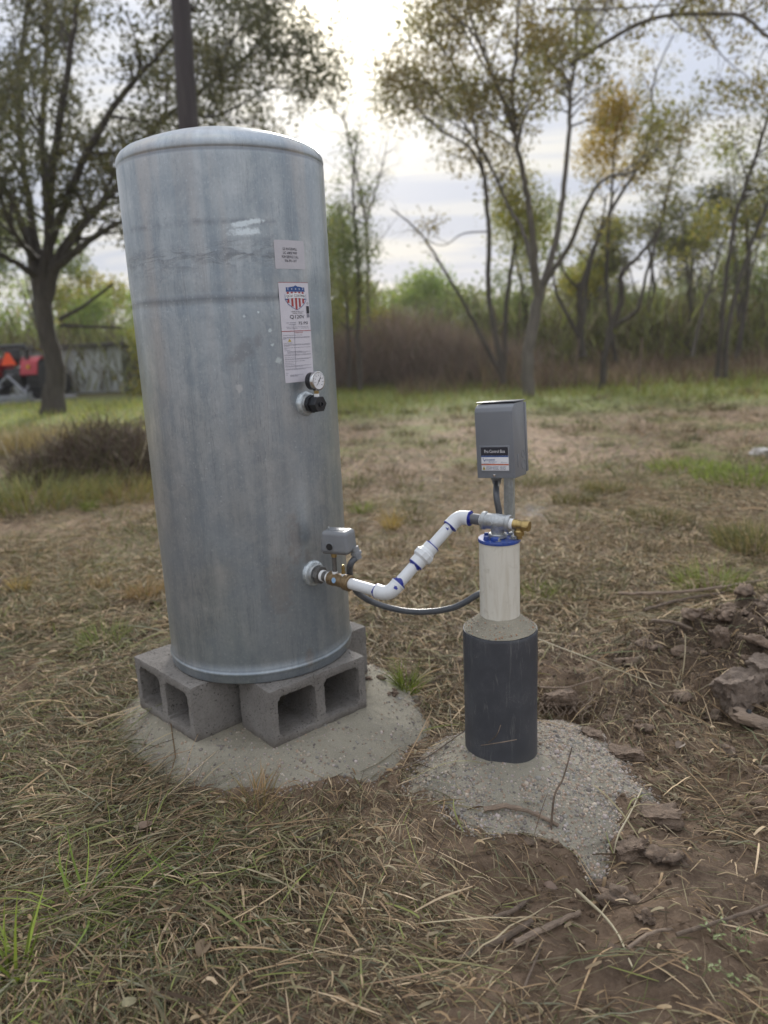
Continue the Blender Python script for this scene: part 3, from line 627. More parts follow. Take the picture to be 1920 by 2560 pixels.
# middle ground litter, lying
x, y = scatter(90000, -1, 1, 3.3, 7.0, lambda a, b: 0 * a + (7.6 - b) / 4.3); x = x * (y * 0.6 + 0.4)
k = (rng.random(len(x)) < np.clip(0.62 + 1.5 * fbm(x * 1.6, y * 1.6, 4, 83), 0.08, 1)) & (np.hypot(x - TX, y - TY) > 0.6); x, y = x[k], y[k]; n = len(x)
V, F, T = ribbons(n, x, y, np.exp(rng.normal(math.log(0.075), 0.5, n)), np.exp(rng.normal(math.log(0.0038), 0.35, n)), fbm(x * 0.8, y * 0.8, 2, 73) * 5 + rng.normal(0, 0.8, n), rng.random(n) ** 2 * 0.04, rng.normal(0, 0.4, n), rng.random(n) * 0.015, pick(STRAW, n, 0.45, 1.25), K=3)
tag(npmesh('field_litter', V, F, 'straw', T), 'brown cut straw lying over the middle of the field', 'straw', None, 'stuff')
# little clumps all over the field
m_ = 420; cx_ = rng.uniform(-1, 1, m_); cy_ = 3.4 + rng.random(m_) ** 1.3 * 10; cx_ = cx_ * (cy_ * .6 + .3); kk = np.hypot(cx_ - TX, cy_ - TY) > 0.8; cx_, cy_ = cx_[kk], cy_[kk]; m_ = len(cx_)
per = 60; gsel = rng.random(m_) < 0.45; rad_ = rng.uniform(0.04, 0.16, m_) * (1 + cy_ * .06)
a = rng.uniform(0, 6.3, m_ * per); r = np.sqrt(rng.random(m_ * per)) * np.repeat(rad_, per); x = np.repeat(cx_, per) + r * np.cos(a); y = np.repeat(cy_, per) + r * np.sin(a) * 0.8; n = len(x); gg = np.repeat(gsel, per)
V, F, T = ribbons(n, x, y, rng.uniform(0.03, 0.10, n) * (1 + y * .05), rng.uniform(0.003, 0.006, n) * (1 + y * .05), a + rng.normal(0, .7, n), np.zeros(n), rng.normal(0, .4, n), rng.uniform(0.2, 1.2, n), np.where(gg[:, None], pick(GREEN, n, 0.35, 1.0), pick(STRAW, n, 0.25, 0.9)), K=4, up=rng.uniform(0.4, 1.5, n))
tag(npmesh('field_clumps', V, F, 'straw', T), 'low clumps of green and brown grass scattered over the field', 'grass', None, 'stuff')
# middle distance thatch
def c2(x, y):
    c = np.clip(0.75 + 0.8 * fbm(x * 0.9, y * 0.9, 3, 81), 0.1, 1)
    return c * (np.hypot(x - TX, y - TY) > 0.6)
for (N, y0, y1, xm, l, wd) in ((60000, 3.3, 6.5, 0.62, 0.09, 0.0042), (50000, 6.3, 13, 0.6, 0.12, 0.009)):
    x, y = scatter(N, -1, 1, y0, y1, lambda a, b: 0 * a + 1.0); x = x * (y * xm + 0.4); k = rng.random(len(x)) < c2(x, y); x, y = x[k], y[k]; n = len(x)
    gp_ = sstep(0.05, 0.35, fbm(x * 0.8, y * 0.8, 3, 91)); gr = rng.random(n) < 0.10 + 0.6 * gp_
    up = rng.uniform(0.05, 0.5, n) + np.where(gr, 0.35, 0)
    V, F, T = ribbons(n, x, y, np.exp(rng.normal(math.log(l), 0.4, n)), np.exp(rng.normal(math.log(wd), 0.3, n)), rng.uniform(0, 2 * PI, n), np.zeros(n), rng.normal(0, 0.4, n), up * 1.1,
        np.where(gr[:, None], pick(GREEN, n, 0.5, 1.2), pick(STRAW, n, 0.4, 1.25)), K=3, up=up)
    tag(npmesh('dry_thatch', V, F, 'straw', T), 'dry brown thatch on the field behind the tank' if y0 < 4 else 'dry thatch and short grass towards the far field edge', 'dry grass', None, 'stuff')
# green strip at the field edge
x, y = scatter(26000, -1, 1, 11.5, 18, lambda a, b: 0 * a + 1.0); x = x * (y * 0.6 + 1); k = rng.random(len(x)) < np.clip(0.55 + fbm(x * 0.7, y * 1.2, 3, 95), 0.05, 1) * sstep(11.2, 13, y); x, y = x[k], y[k]; n = len(x)
V, F, T = ribbons(n, x, y, rng.uniform(0.08, 0.22, n), rng.uniform(0.008, 0.016, n), rng.uniform(0, 6.3, n), np.zeros(n), rng.normal(0, .4, n), rng.uniform(0.2, 0.9, n),
    pick(np.array([[0.20, 0.25, 0.06], [0.27, 0.31, 0.07], [0.15, 0.19, 0.055], [0.30, 0.26, 0.12]]), n) * (1 + 0.75 * sstep(0.5, -2.5, x))[:, None], K=4, up=rng.uniform(0.7, 1.5, n))
tag(npmesh('field_grass', V, F, 'straw', T), 'bright green grass strip along the far field edge', 'grass', None, 'stuff')
# tall brown weeds in front of the trees
x, y = scatter(22000, -1, 1, 15.2, 24, lambda a, b: 0 * a + 1.0); x = x * (y * 0.6 + 1)
k = (rng.random(len(x)) < np.clip(0.65 + 1.2 * fbm(x * 0.4, y * 0.5, 3, 97), 0.05, 1)) & (x > 0.4); x, y = x[k], y[k]; n = len(x)
hh = 0.35 + 0.75 * sstep(-0.3, 0.5, fbm(x * 0.5, y * 0.3, 3, 99))
V, F, T = ribbons(n, x, y, hh * rng.uniform(0.5, 1.3, n), rng.uniform(0.012, 0.03, n), rng.uniform(0, 6.3, n), np.zeros(n), rng.normal(0, .4, n), rng.uniform(0.1, 0.9, n),
    pick(np.array([[0.22, 0.165, 0.13], [0.18, 0.135, 0.11], [0.30, 0.235, 0.18], [0.14, 0.11, 0.09], [0.19, 0.18, 0.11]]), n), K=4, up=rng.uniform(0.9, 1.5, n))
tag(npmesh('tall_weeds', V, F, 'straw', T), 'tall reddish brown dead weeds below the trees', 'weeds', None, 'stuff')

def tuft(px, py, n, h, spread, pal, label, wd=0.0032, group=None, name='grass_tuft', lean=0.0, hi=1.5, cat='grass tuft'):
    p = gp(px, py); a = rng.uniform(0, 2 * PI, n); r = spread * np.sqrt(rng.random(n)); x = p.x + r * np.cos(a); y = p.y + r * np.sin(a)
    V, F, T = ribbons(n, x, y, h * rng.uniform(0.5, 1.15, n), wd * rng.uniform(0.7, 1.4, n), a + rng.normal(0, 0.5, n), np.zeros(n) - 0.005, rng.normal(0, 0.3, n), rng.uniform(0.2, 1.1, n), pick(pal, n, 0.75, 1.2), K=5, up=rng.uniform(0.75 - lean, hi, n))
    o = npmesh(name, V, F, 'straw', T); c = Vector(p); o.data.transform(Matrix.Translation(-c)); o.location = c
    return tag(o, label, cat, group)
YEL = np.array([[0.42, 0.32, 0.10], [0.48, 0.38, 0.14], [0.34, 0.28, 0.10]])
BRN = np.array([[0.32, 0.23, 0.13], [0.38, 0.28, 0.16], [0.27, 0.23, 0.11]])
DK = np.array([[0.10, 0.12, 0.05], [0.16, 0.17, 0.065], [0.26, 0.22, 0.12]])
G2 = np.array([[0.20, 0.28, 0.06], [0.27, 0.36, 0.075], [0.17, 0.23, 0.07]])
gt = 'small grass tufts dotted over the field'
tuft(52, 1485, 130, 0.13, 0.035, YEL, 'yellow grass tuft at the left edge of the field', group=gt)
tuft(365, 1500, 420, 0.12, 0.085, BRN, 'broad brown grass tuft against the left side of the tank', group=gt)
tuft(245, 1480, 170, 0.11, 0.06, BRN, 'thin brown tuft between the yellow tuft and the broad one', group=gt)
tuft(260, 1610, 200, 0.14, 0.10, G2 * 0.8 + 0.04, 'pale green sprawling tuft left of the concrete blocks', group=gt, lean=0.5)
tuft(225, 1275, 160, 0.13, 0.06, G2, 'small bright green tuft left of the tank, below the brush', group=gt)
tuft(978, 1325, 140, 0.20, 0.04, YEL, 'yellow tuft behind the white pipe', group=gt)
tuft(905, 1285, 130, 0.13, 0.07, G2, 'short green tuft just right of the tank behind the pipe', group=gt)
tuft(1435, 1258, 420, 0.11, 0.16, DK, 'dark low tuft right of the control box, nearer one', group=gt, wd=0.004)
tuft(1510, 1232, 420, 0.14, 0.16, DK * 1.2, 'dark tuft with pale tips behind the nearer dark one', group=gt, wd=0.004)
tuft(1640, 1305, 520, 0.11, 0.19, DK * 1.1, 'wide dark green tuft right of centre in the field', group=gt, wd=0.004)
tuft(1345, 1212, 420, 0.09, 0.22, DK, 'low dark tuft directly right of the control box', group=gt, wd=0.004)
tuft(1780, 1470, 420, 0.16, 0.16, G2, 'green tuft beyond the dirt heap at the right', group=gt, lean=0.4)
tuft(1900, 1370, 900, 0.17, 0.24, DK * 1.4, 'large dark green tuft at the right edge of the field', group=gt, wd=0.004)
tuft(1720, 1175, 600, 0.12, 0.35, G2 * 1.2, 'bright green patch on the right of the field, left one', group=gt, wd=0.006)
tuft(1870, 1200, 700, 0.14, 0.40, G2 * 1.2, 'bright green patch by the right frame edge', group=gt, wd=0.006)
tuft(1345, 1500, 150, 0.12, 0.08, G2 * 0.9, 'short green tuft just right of the white well pipe', group=gt)
tuft(1015, 1725, 120, 0.13, 0.035, G2 * 0.8, 'slim green tuft between the two mounds', group=gt)
tuft(640, 2000, 90, 0.10, 0.05, BRN, 'small dry tuft in front of the tank mound', group=gt, lean=0.4)
tuft(40, 2440, 26, 0.16, 0.03, np.array([[0.24, 0.33, 0.06], [0.20, 0.28, 0.06]]), 'lime green sprout at the lower left edge', wd=0.009, group=gt, lean=0.4)
tuft(210, 2270, 60, 0.20, 0.06, np.array([[0.22, 0.30, 0.06], [0.16, 0.24, 0.05]]), 'lime green blades arching over the straw, lower left', wd=0.005, group=gt, lean=0.7, hi=0.8)
tuft(470, 2260, 60, 0.20, 0.10, np.array([[0.13, 0.22, 0.05], [0.10, 0.16, 0.04]]), 'mid green blades flattened in the straw below the tank mound', wd=0.0045, group=gt, lean=0.72, hi=0.5)
tuft(120, 2420, 110, 0.17, 0.14, np.array([[0.26, 0.34, 0.09], [0.34, 0.38, 0.12]]), 'loose green blades spread over the straw, lower left corner', wd=0.0035, group=gt, lean=0.72, hi=0.55)
tuft(330, 2130, 90, 0.16, 0.12, np.array([[0.26, 0.32, 0.10], [0.22, 0.28, 0.12]]), 'pale green blades lying under the left part of the tank mound', wd=0.0035, group=gt, lean=0.72, hi=0.55)
tuft(600, 2080, 80, 0.15, 0.10, np.array([[0.24, 0.30, 0.12], [0.30, 0.30, 0.12]]), 'grey green blades lying in front of the tank mound centre', wd=0.0035, group=gt, lean=0.72, hi=0.55)
# broad grass bank left of the tank
for (px, py, n, h, s, pal, lab, wd) in ((70, 1245, 1500, 0.26, 0.75, np.array([[0.25, 0.28, 0.11], [0.32, 0.31, 0.13], [0.22, 0.26, 0.13]]), 'bank of pale green tall grass at the left edge', 0.008),
        (60, 1120, 1400, 0.36, 1.0, np.array([[0.30, 0.25, 0.13], [0.38, 0.32, 0.18], [0.23, 0.22, 0.11]]), 'bank of dry tan grass left of the brush heap', 0.010),
        (330, 1240, 700, 0.25, 0.5, np.array([[0.24, 0.26, 0.09], [0.30, 0.25, 0.12]]), 'low green and tan grass beside the tank under the brush', 0.006)):
    tuft(px, py, n, h, s, pal, lab, wd, None, 'grass_bank', cat='tall grass')

p = gp(1905, 1140); clod('pale_rock', p + Vector((0, 0, 0.03)), 0.08, 0.07, 0.04, 'palerock', 'pale whitish rock at the right edge of the far field', 12.0, cat='rock')
# small leafy seedlings at the lower right
def seedling(px, py, label, n=9):
    p = gp(px, py); t = empty('seedling', p, label, 'seedling', 'green seedlings in the mud, lower right'); n = 6; mb = MB(); lf = MB()
    for i in range(n):
        a = random.uniform(0, 2 * PI); h = random.uniform(0.01, 0.035); d = Vector((math.cos(a), math.sin(a), 0)); r = random.uniform(0.01, 0.035)
        tip = p + d * r + Vector((0, 0, h)); mb.tube([p + d * r * 0.3, p + d * r * 0.7 + Vector((0, 0, h * 0.7)), tip], 0.0006, 4)
        for k in (-1, 1):
            q = d.cross(Vector((0, 0, 1))) * k; e = (d * 0.5 + q + Vector((0, 0, 0.2))).normalized(); w2 = e.cross(Vector((0, 0, 1))).normalized() * 0.0032; l = random.uniform(0.010, 0.018)
            lf.add([tip, tip + e * l * 0.5 + w2, tip + e * l + Vector((0, 0, -0.002)), tip + e * l * 0.5 - w2], [(0, 1, 2, 3)])
    mb.build('stem', 'leafstem', t); lf.build('leaves', 'seedleaf', t, smooth=False)
MAT['leafstem'] = simple('seedling_stem', (0.14, 0.17, 0.07), 0.6); MAT['seedleaf'] = simple('seedling_leaf', (0.13, 0.16, 0.05), 0.55)
for i, (px, py, lab) in enumerate(((1860, 2370, 'pale seedling with the broadest leaves, lower right'), (1780, 2330, 'small seedling left of the broad-leaved one'), (1905, 2330, 'seedling against the right edge of the photo'), (1840, 2460, 'low seedling beneath the others'), (1750, 2440, 'tiny seedling furthest left of the group'))):
    seedling(px, py, lab)

# sticks
def stick(pts, r0, r1, label, mat='twig', dz=0.008, knots=0.0, group='loose sticks on the ground', name='stick'):
    P = [gp(a, b, dz + (h if h else 0)) for a, b, h in pts]; Q = bez(P, 6); k = len(Q)
    Q = [q + Vector((random.uniform(-1, 1), random.uniform(-1, 1), random.uniform(-1, 1))) * r0 * 0.18 for q in Q]
    rad = [(r0 + (r1 - r0) * i / (k - 1)) * (1 + random.uniform(-0.1, 0.12)) for i in range(k)]
    o = MB().tube(Q, rad, 8).build(name, mat, loc=P[0]); return tag(o, label, 'stick', group)
stick([(1210, 2035, .006), (1265, 2030, .01), (1330, 2045, .008), (1395, 2070, 0)], 0.0075, 0.0045, 'thick bent stick lying across the foot of the gravel mound', 'wood')
tag(MB().tube([p for p in bez([gp(1377, 2075, -0.005)] + [at_d(a_, b_, (gp(1377, 2075) - CAMPOS).dot(FWD) + c_) for a_, b_, c_ in ((1386, 1990, .01), (1408, 1945, .03), (1430, 1868, .05))], 6)], [0.0032, .003, .003, .0028, .0028, .0028, .0026, .0026, .0026, .0025, .0024, .0024, .0023, .0022, .0022, .002, .002, .002, .0018], 7).build('stick', 'twig'), 'thin twig standing upright against the gravel mound', 'stick', 'loose sticks on the ground')
stick([(1145, 2408, 0), (1250, 2360, 0), (1330, 2315, 0.004)], 0.006, 0.008, 'brown stick beside the pale-ended one in the lower middle')
stick([(1288, 2372, .004), (1370, 2330, .006), (1450, 2292, .004)], 0.0085, 0.006, 'thickest stick with a pale cut end, lower middle', 'wood')
stick([(1230, 2305, 0), (1285, 2290, 0.008), (1320, 2255, 0.0)], 0.0055, 0.005, 'short forked-looking stick above the thickest stick')
stick([(1290, 2560, 0), (1310, 2480, 0), (1355, 2370, 0)], 0.0035, 0.0022, 'thin dark stick running to the bottom edge')
stick([(1690, 2355, .01), (1800, 2320, .01), (1920, 2280, .01)], 0.0045, 0.0035, 'long straight stick rising to the right edge, lower right')
stick([(1570, 2378, 0), (1625, 2345, .004), (1680, 2330, 0)], 0.004, 0.003, 'short pale stick below the long diagonal one', 'wood')
stick([(1545, 1505, .035), (1660, 1512, .05), (1780, 1500, .05), (1900, 1473, .04)], 0.0085, 0.006, 'long pale branch above the dirt heap', 'wood')
stick([(1610, 1545, .03), (1700, 1522, .035), (1810, 1500, .03)], 0.008, 0.006, 'darker branch under the long pale branch')
stick([(1630, 1572, .025), (1680, 1576, .025), (1730, 1590, .02)], 0.009, 0.006, 'short stout dark stick left of the dirt heap')
stick([(1350, 1742, 0.03), (1420, 1745, 0.035), (1500, 1718, 0.03)], 0.004, 0.003, 'grey curved stick behind the hole beside the casing', 'wood')
stick([(960, 1945, .01), (1060, 1910, 0.01), (1165, 1845, 0.02)], 0.0022, 0.0015, 'thin twig leaning towards the casing foot from the left')
tag(MB().tube(bez([gp(1195, 1872, 0.01), at_d(1240, 1858, 2.0), at_d(1292, 1849, 1.98)], 6), 0.0012, 6).build('stick', 'wood'), 'fine pale twig curving in front of the casing foot', 'stick', 'loose sticks on the ground')
tag(MB().tube(bez([gp(1215, 1868, 0.01), at_d(1240, 1840, 2.0), at_d(1252, 1812, 2.0)], 6), 0.0011, 6).build('stick', 'twig'), 'fine upright twig in front of the casing foot', 'stick', 'loose sticks on the ground')
stick([(1530, 2145, 0), (1560, 2080, .012), (1610, 1975, .01)], 0.0026, 0.0018, 'pale reed stem bent over the lower right gravel', 'reed')if False else None
MAT['reed'] = simple('pale_reed', (0.38, 0.33, 0.22), 0.6)
stick([(1535, 2140, 0), (1545, 2105, .012), (1575, 2050, .012), (1605, 1985, .01)], 0.0024, 0.0018, 'pale reed stem bent over the lower right gravel', 'reed')
stick([(1345, 1625, .04), (1490, 1680, .035), (1660, 1745, .03)], 0.0024, 0.0016, 'long thin green reed passing right of the casing', 'reed')
stick([(1440, 2240, .01), (1530, 2330, .01), (1580, 2430, .005)], 0.0035, 0.002, 'long tan reed leaf lying diagonally, lower right', 'reed')
# split log with a knot hole
P0 = gp(1832, 1815, 0.06); P0 = at_d(1832, 1782, (P0 - CAMPOS).dot(FWD) - 0.02); P1 = at_d(1990, 1856, (P0 - CAMPOS).dot(FWD) - 0.02)
lg = empty('split_log', P0, 'weathered split log end at the right edge under the big clod', 'log')
q = bez([P0, P0.lerp(P1, 0.4) + Vector((0, 0, 0.008)), P1], 10); mb = MB()
from mathutils import noise as mn
n_ = 18; vs = []; fs = []
for i, p in enumerate(q):
    for k in range(n_):
        a = 2 * PI * k / n_; t = (P1 - P0).normalized(); B = t.cross(Vector((0, 0, 1))).normalized(); U = B.cross(t)
        rr = (0.024 + 0.008 * i / len(q)) * (1 + 0.25 * mn.noise(Vector((k * 0.9, i * 0.15, 0)))) * (0.75 if i == 0 else 1)
        vs.append(p + B * math.cos(a) * rr * 1.3 + U * math.sin(a) * rr * 0.8 + (t * random.uniform(-0.012, 0.012) if i == 0 else Vector()))
for i in range(len(q) - 1):
    for k in range(n_): fs.append((i * n_ + k, i * n_ + (k + 1) % n_, (i + 1) * n_ + (k + 1) % n_, (i + 1) * n_ + k))
fs.append(tuple(range(n_))[::-1]); fs.append(tuple((len(q) - 1) * n_ + k for k in range(n_)))
mb.add(vs, fs).build('wood', 'wood', lg)
k_ = at_d(1873, 1779, (P0 - CAMPOS).dot(FWD) - 0.015); MB().lathe([(0.0, 0.004), (0.007, 0.003), (0.0085, -0.006)], k_, -FWD + Vector((0, 0, 0.3)), 14).build('knot_hole', 'black', lg)
# roots hanging in the hole right of the casing
mb = MB()
for i in range(60):
    a = gp(1345 + random.uniform(0, 150), 1745 + random.uniform(-10, 40), 0.012); b = a + Vector((random.uniform(-.07, .07), random.uniform(-.10, -.02), random.uniform(-.03, .015))); m_ = (a + b) / 2 + Vector((random.uniform(-.02, .02), 0, random.uniform(0.0, 0.02)))
    mb.tube(bez([a, m_, b], 3), random.uniform(0.0007, 0.0016), 4)
tag(mb.build('fine_roots', 'wood'), 'tangle of fine torn roots hanging into the hole by the casing', 'roots', None, 'stuff')
def dryleaf(px, py, s, c, label):
    p = gp(px, py, 0.022); n = 8; mb = MB(); a0 = random.uniform(0, 6.28); vs = []; fs = []
    for i in range(n + 1):
        t = i / n; w_ = math.sin(PI * t) ** 0.8 * 0.38 * s
        for k in (-1, 0, 1):
            v = Vector((t * s, k * w_, 0.18 * s * abs(k) * (0.5 + t) + 0.15 * s * math.sin(3 * t))); vs.append(p + Matrix.Rotation(a0, 3, 'Z') @ v)
    for i in range(n):
        for k in range(2): fs.append((i * 3 + k, i * 3 + k + 1, i * 3 + k + 4, i * 3 + k + 3))
    MAT['dl%d' % px] = simple('dry_leaf_%s' % ('tan' if c[0] > .2 else 'brown'), c, 0.7, 0, 0.3, 60)
    tag(mb.add(vs, fs).build('fallen_leaf', 'dl%d' % px), label, 'fallen leaf', 'fallen leaves on the straw')
dryleaf(385, 2075, 0.05, (0.20, 0.14, 0.10), 'curled brown leaf on the straw in front of the tank mound')
dryleaf(500, 2420, 0.045, (0.17, 0.12, 0.07), 'crumpled brown leaf near the bottom of the straw')
dryleaf(345, 2520, 0.035, (0.27, 0.24, 0.14), 'round tan leaf at the bottom left')
dryleaf(1395, 2245, 0.035, (0.16, 0.11, 0.08), 'small brown leaf above the thickest stick')
dryleaf(900, 1525, 0.03, (0.38, 0.26, 0.05), 'small yellow leaf on the mud behind the tank foot')
dryleaf(1690, 1890, 0.04, (0.15, 0.11, 0.08), 'dry brown leaf on the mud below the log')

# ------------------------------------------------------------------ concrete blocks
def block_mesh():
    Lx, Dy, Hz = 0.372, 0.188, 0.190; st = 0.0093
    nx, ny, nz = int(round(Lx / st)), 12, int(round(Hz / st)); sx, sy, sz = Lx / nx, Dy / ny, Hz / nz
    web, sh = 0.030, 0.030; cw = (Lx - 3 * web) / 2
    def solid(i, j, k):
        if not (0 <= i < nx and 0 <= j < ny and 0 <= k < nz): return False
        x = (i + .5) * sx; z = (k + .5) * sz
        for c0 in (web, 2 * web + cw):
            if c0 < x < c0 + cw and sh < z < Hz - sh:
                ex = min(x - c0, c0 + cw - x); ez = min(z - sh, Hz - sh - z)
                if not (ex < sx * 1.2 and ez < sz * 1.2): return False
        return True
    vid = {}; V = []; F = []
    def v(i, j, k):
        if (i, j, k) not in vid: vid[(i, j, k)] = len(V); V.append([i * sx, j * sy, k * sz])
        return vid[(i, j, k)]
    D = [((1, 0, 0), [(1, 0, 0), (1, 1, 0), (1, 1, 1), (1, 0, 1)]), ((-1, 0, 0), [(0, 0, 0), (0, 0, 1), (0, 1, 1), (0, 1, 0)]),
         ((0, 1, 0), [(0, 1, 0), (0, 1, 1), (1, 1, 1), (1, 1, 0)]), ((0, -1, 0), [(0, 0, 0), (1, 0, 0), (1, 0, 1), (0, 0, 1)]),
         ((0, 0, 1), [(0, 0, 1), (1, 0, 1), (1, 1, 1), (0, 1, 1)]), ((0, 0, -1), [(0, 0, 0), (0, 1, 0), (1, 1, 0), (1, 0, 0)])]
    for i in range(nx):
        for j in range(ny):
            for k in range(nz):
                if not solid(i, j, k): continue
                for d, c in D:
                    if not solid(i + d[0], j + d[1], k + d[2]): F.append([v(i + a, j + b, k + e) for a, b, e in c])
    V = np.array(V); F = np.array(F)
    # soften corners once
    acc = np.zeros_like(V); cnt = np.zeros(len(V))
    for a in range(4):
        for b in (1, 3):
            np.add.at(acc, F[:, a], V[F[:, (a + b) % 4]]); np.add.at(cnt, F[:, a], 1)
    V = V * 0.55 + (acc / cnt[:, None]) * 0.45
    r = np.random.default_rng(11); V = V + r.normal(0, 0.0006, V.shape)
    V = V + 0.0014 * np.stack([fbm(V[:, 1] * 40, V[:, 2] * 40, 3, 1), fbm(V[:, 0] * 40, V[:, 2] * 40, 3, 2), fbm(V[:, 0] * 40, V[:, 1] * 40, 3, 3)], -1)
    return V, F
BV, BF = block_mesh()
def block(corner, dirv, label, dz=0.0, mesh=[None]):
    if mesh[0] is None:
        o = npmesh('concrete_block', BV, BF, 'concrete', smooth=True); mesh[0] = o
        o.data.set_sharp_from_angle(angle=R_(60))
    else: o = mesh[0].copy(); COL.objects.link(o)
    o.location = (corner[0], corner[1], -0.0335 + dz); o.rotation_euler = (0, 0, math.atan2(dirv[1], dirv[0]))
    return tag(o, label, 'concrete block', 'concrete blocks under the tank')
block((-0.880, 2.421), (0.69, -0.72), 'front left hollow concrete block with openings facing left')
block((-0.371, 2.099), (0.764, 0.643), 'front right hollow concrete block with openings facing right')
dd = Vector((0.77, 0.64)); block((-0.085 + 0.0, 2.60), (-0.69, 0.72), 'back right concrete block, only a sliver shows right of the tank')
block((-0.53, 2.88), (-0.764, -0.643), 'back left concrete block hidden behind the tank')

# ------------------------------------------------------------------ the tank
TB = Vector((TX, TY, TZ - 0.001))
tank = empty('water_tank', TB, 'tall galvanised steel water pressure tank standing on concrete blocks', 'water tank')
def tank_shell():
    seg = 160; H = TH
    prof = [(0.0, 0.012), (0.28, 0.012), (0.296, 0.006), (0.3035, 0.0), (TR + .0015, 0.004), (TR + .0008, 0.022), (TR + .0028, 0.026), (TR + .0055, 0.031), (TR + .0028, 0.036), (TR, 0.040)]
    for z in np.linspace(0.07, H - 0.03, 50): prof.append((TR + 0.0002 * math.sin(z * 17) - 0.0016 * math.exp(-((z - 1.155) / .012) ** 2), z))
    prof += [(TR, H - 0.012), (TR - 0.0005, H - 0.004), (TR - .003, H - 0.001), (TR - .0008, H + 0.003), (TR + .0006, H + 0.010), (TR - .002, H + 0.022), (TR - .010, H + 0.034), (TR - .022, H + 0.043)]
    for k in range(1, 13):
        t = k / 12; r = (TR - .022) * (1 - t); prof.append((r if k < 12 else 0.0, H + 0.043 + 0.062 * (1 - (r / (TR - .022)) ** 2)))
    vs = []; uv = []
    for r, h in prof:
        for i in range(seg + 1):
            a = -PI + 2 * PI * i / seg - PI / 2 + PI; a = -PI * 1.5 + 2 * PI * i / seg
            rr = r + (0.0012 * vn(np.array(a * 2.2 + 9), np.array(h * 3.0), 5) if r > 0.2 else 0)
            vs.append((rr * math.cos(a), rr * math.sin(a), h)); uv.append((a * TR, h))
    fs = []
    for j in range(len(prof) - 1):
        for i in range(seg): fs.append((j * (seg + 1) + i, j * (seg + 1) + i + 1, (j + 1) * (seg + 1) + i + 1, (j + 1) * (seg + 1) + i))
    me = bpy.data.meshes.new('shell'); me.from_pydata([tuple(float(q) for q in v) for v in vs], [], fs)
    ul = me.uv_layers.new(name='UVMap'); li = np.zeros(len(me.loops), np.int32); me.loops.foreach_get('vertex_index', li)
    ul.data.foreach_set('uv', np.array(uv, np.float32)[li].ravel())
    me.materials.append(MAT['tank']); me.polygons.foreach_set('use_smooth', [True] * len(me.polygons)); me.update()
    o = bpy.data.objects.new('shell', me); COL.objects.link(o); o.parent = tank; return o
shell = tank_shell()
def cylpos(u, v, off):      # u in metres round the shell, v height
    a = u / TR; r = TR + off + 0.0009; return TB + Vector((r * math.cos(a), r * math.sin(a), v))
def patch(mb, u0, u1, v0, v1, off, nu=10, thick=True):
    vs = [cylpos(u0 + (u1 - u0) * i / nu, v, off) for v in (v0, v1) for i in range(nu + 1)]
    return mb.add(vs, [(i, i + 1, nu + 2 + i, nu + 1 + i) for i in range(nu)])
def poly(mb, pts, off):
    # slice a polygon given in (u, v) into thin columns so it follows the shell
    us = [p[0] for p in pts]; a, b = min(us), max(us); n = max(2, int((b - a) / 0.004)); 
    bm = bmesh.new(); vv = [bm.verts.new((p[0], p[1], 0)) for p in pts]; bm.faces.new(vv)
    for k in range(1, n):
        bmesh.ops.bisect_plane(bm, geom=bm.verts[:] + bm.edges[:] + bm.faces[:], plane_co=(a + (b - a) * k / n, 0, 0), plane_no=(1, 0, 0))
    bmesh.ops.triangulate(bm, faces=bm.faces[:]); bm.verts.index_update()
    vs = [cylpos(v.co.x, v.co.y, off) for v in bm.verts]; fs = [[v.index for v in f.verts] for f in bm.faces]; bm.free(); mb.add(vs, fs)
def tx(mb, body, u, v, width=None, size=None, off=0.0016, bold=0.0, curve=0.0):
    p, f = text_geo(body, width, size, bold); w_ = max(abs(q[0]) for q in p)
    mb.add([cylpos(u + a, v + b + curve * (1 - (a / w_) ** 2), off) for a, b in p], f)
k_ = TR * PI / 180
U0, U1 = -56.3 * k_, -36.5 * k_; UC = (U0 + U1) / 2; V0, V1 = 1.226, 1.303
mb = MB(); cr_ = 0.004; pts = []
for (cx_, cy_, a0) in ((U1 - cr_, V1 - cr_, 0), (U0 + cr_, V1 - cr_, 90), (U0 + cr_, V0 + cr_, 180), (U1 - cr_, V0 + cr_, 270)):
    for k in range(4): a = R_(a0 + 30 * k); pts.append((cx_ + cr_ * math.cos(a), cy_ + cr_ * math.sin(a)))
poly(mb, pts, 0.0006); lab = mb.build('service_label', 'silver_label', tank); lab['label'] = 'square silver service label with black lettering'
mb = MB()
for s_, v_, w_ in (('G3 WATERWELL', 1.2795, 0.050), ('LIC. 60850 WKP', 1.2690, 0.049), ('FOR SERVICE CALL', 1.2585, 0.058), ('936-391-1317', 1.2480, 0.041)):
    tx(mb, s_, UC - 0.001, v_, w_, 0.0070, 0.0012, 0.004)
mb.build('lettering', 'ink', lab, smooth=False)
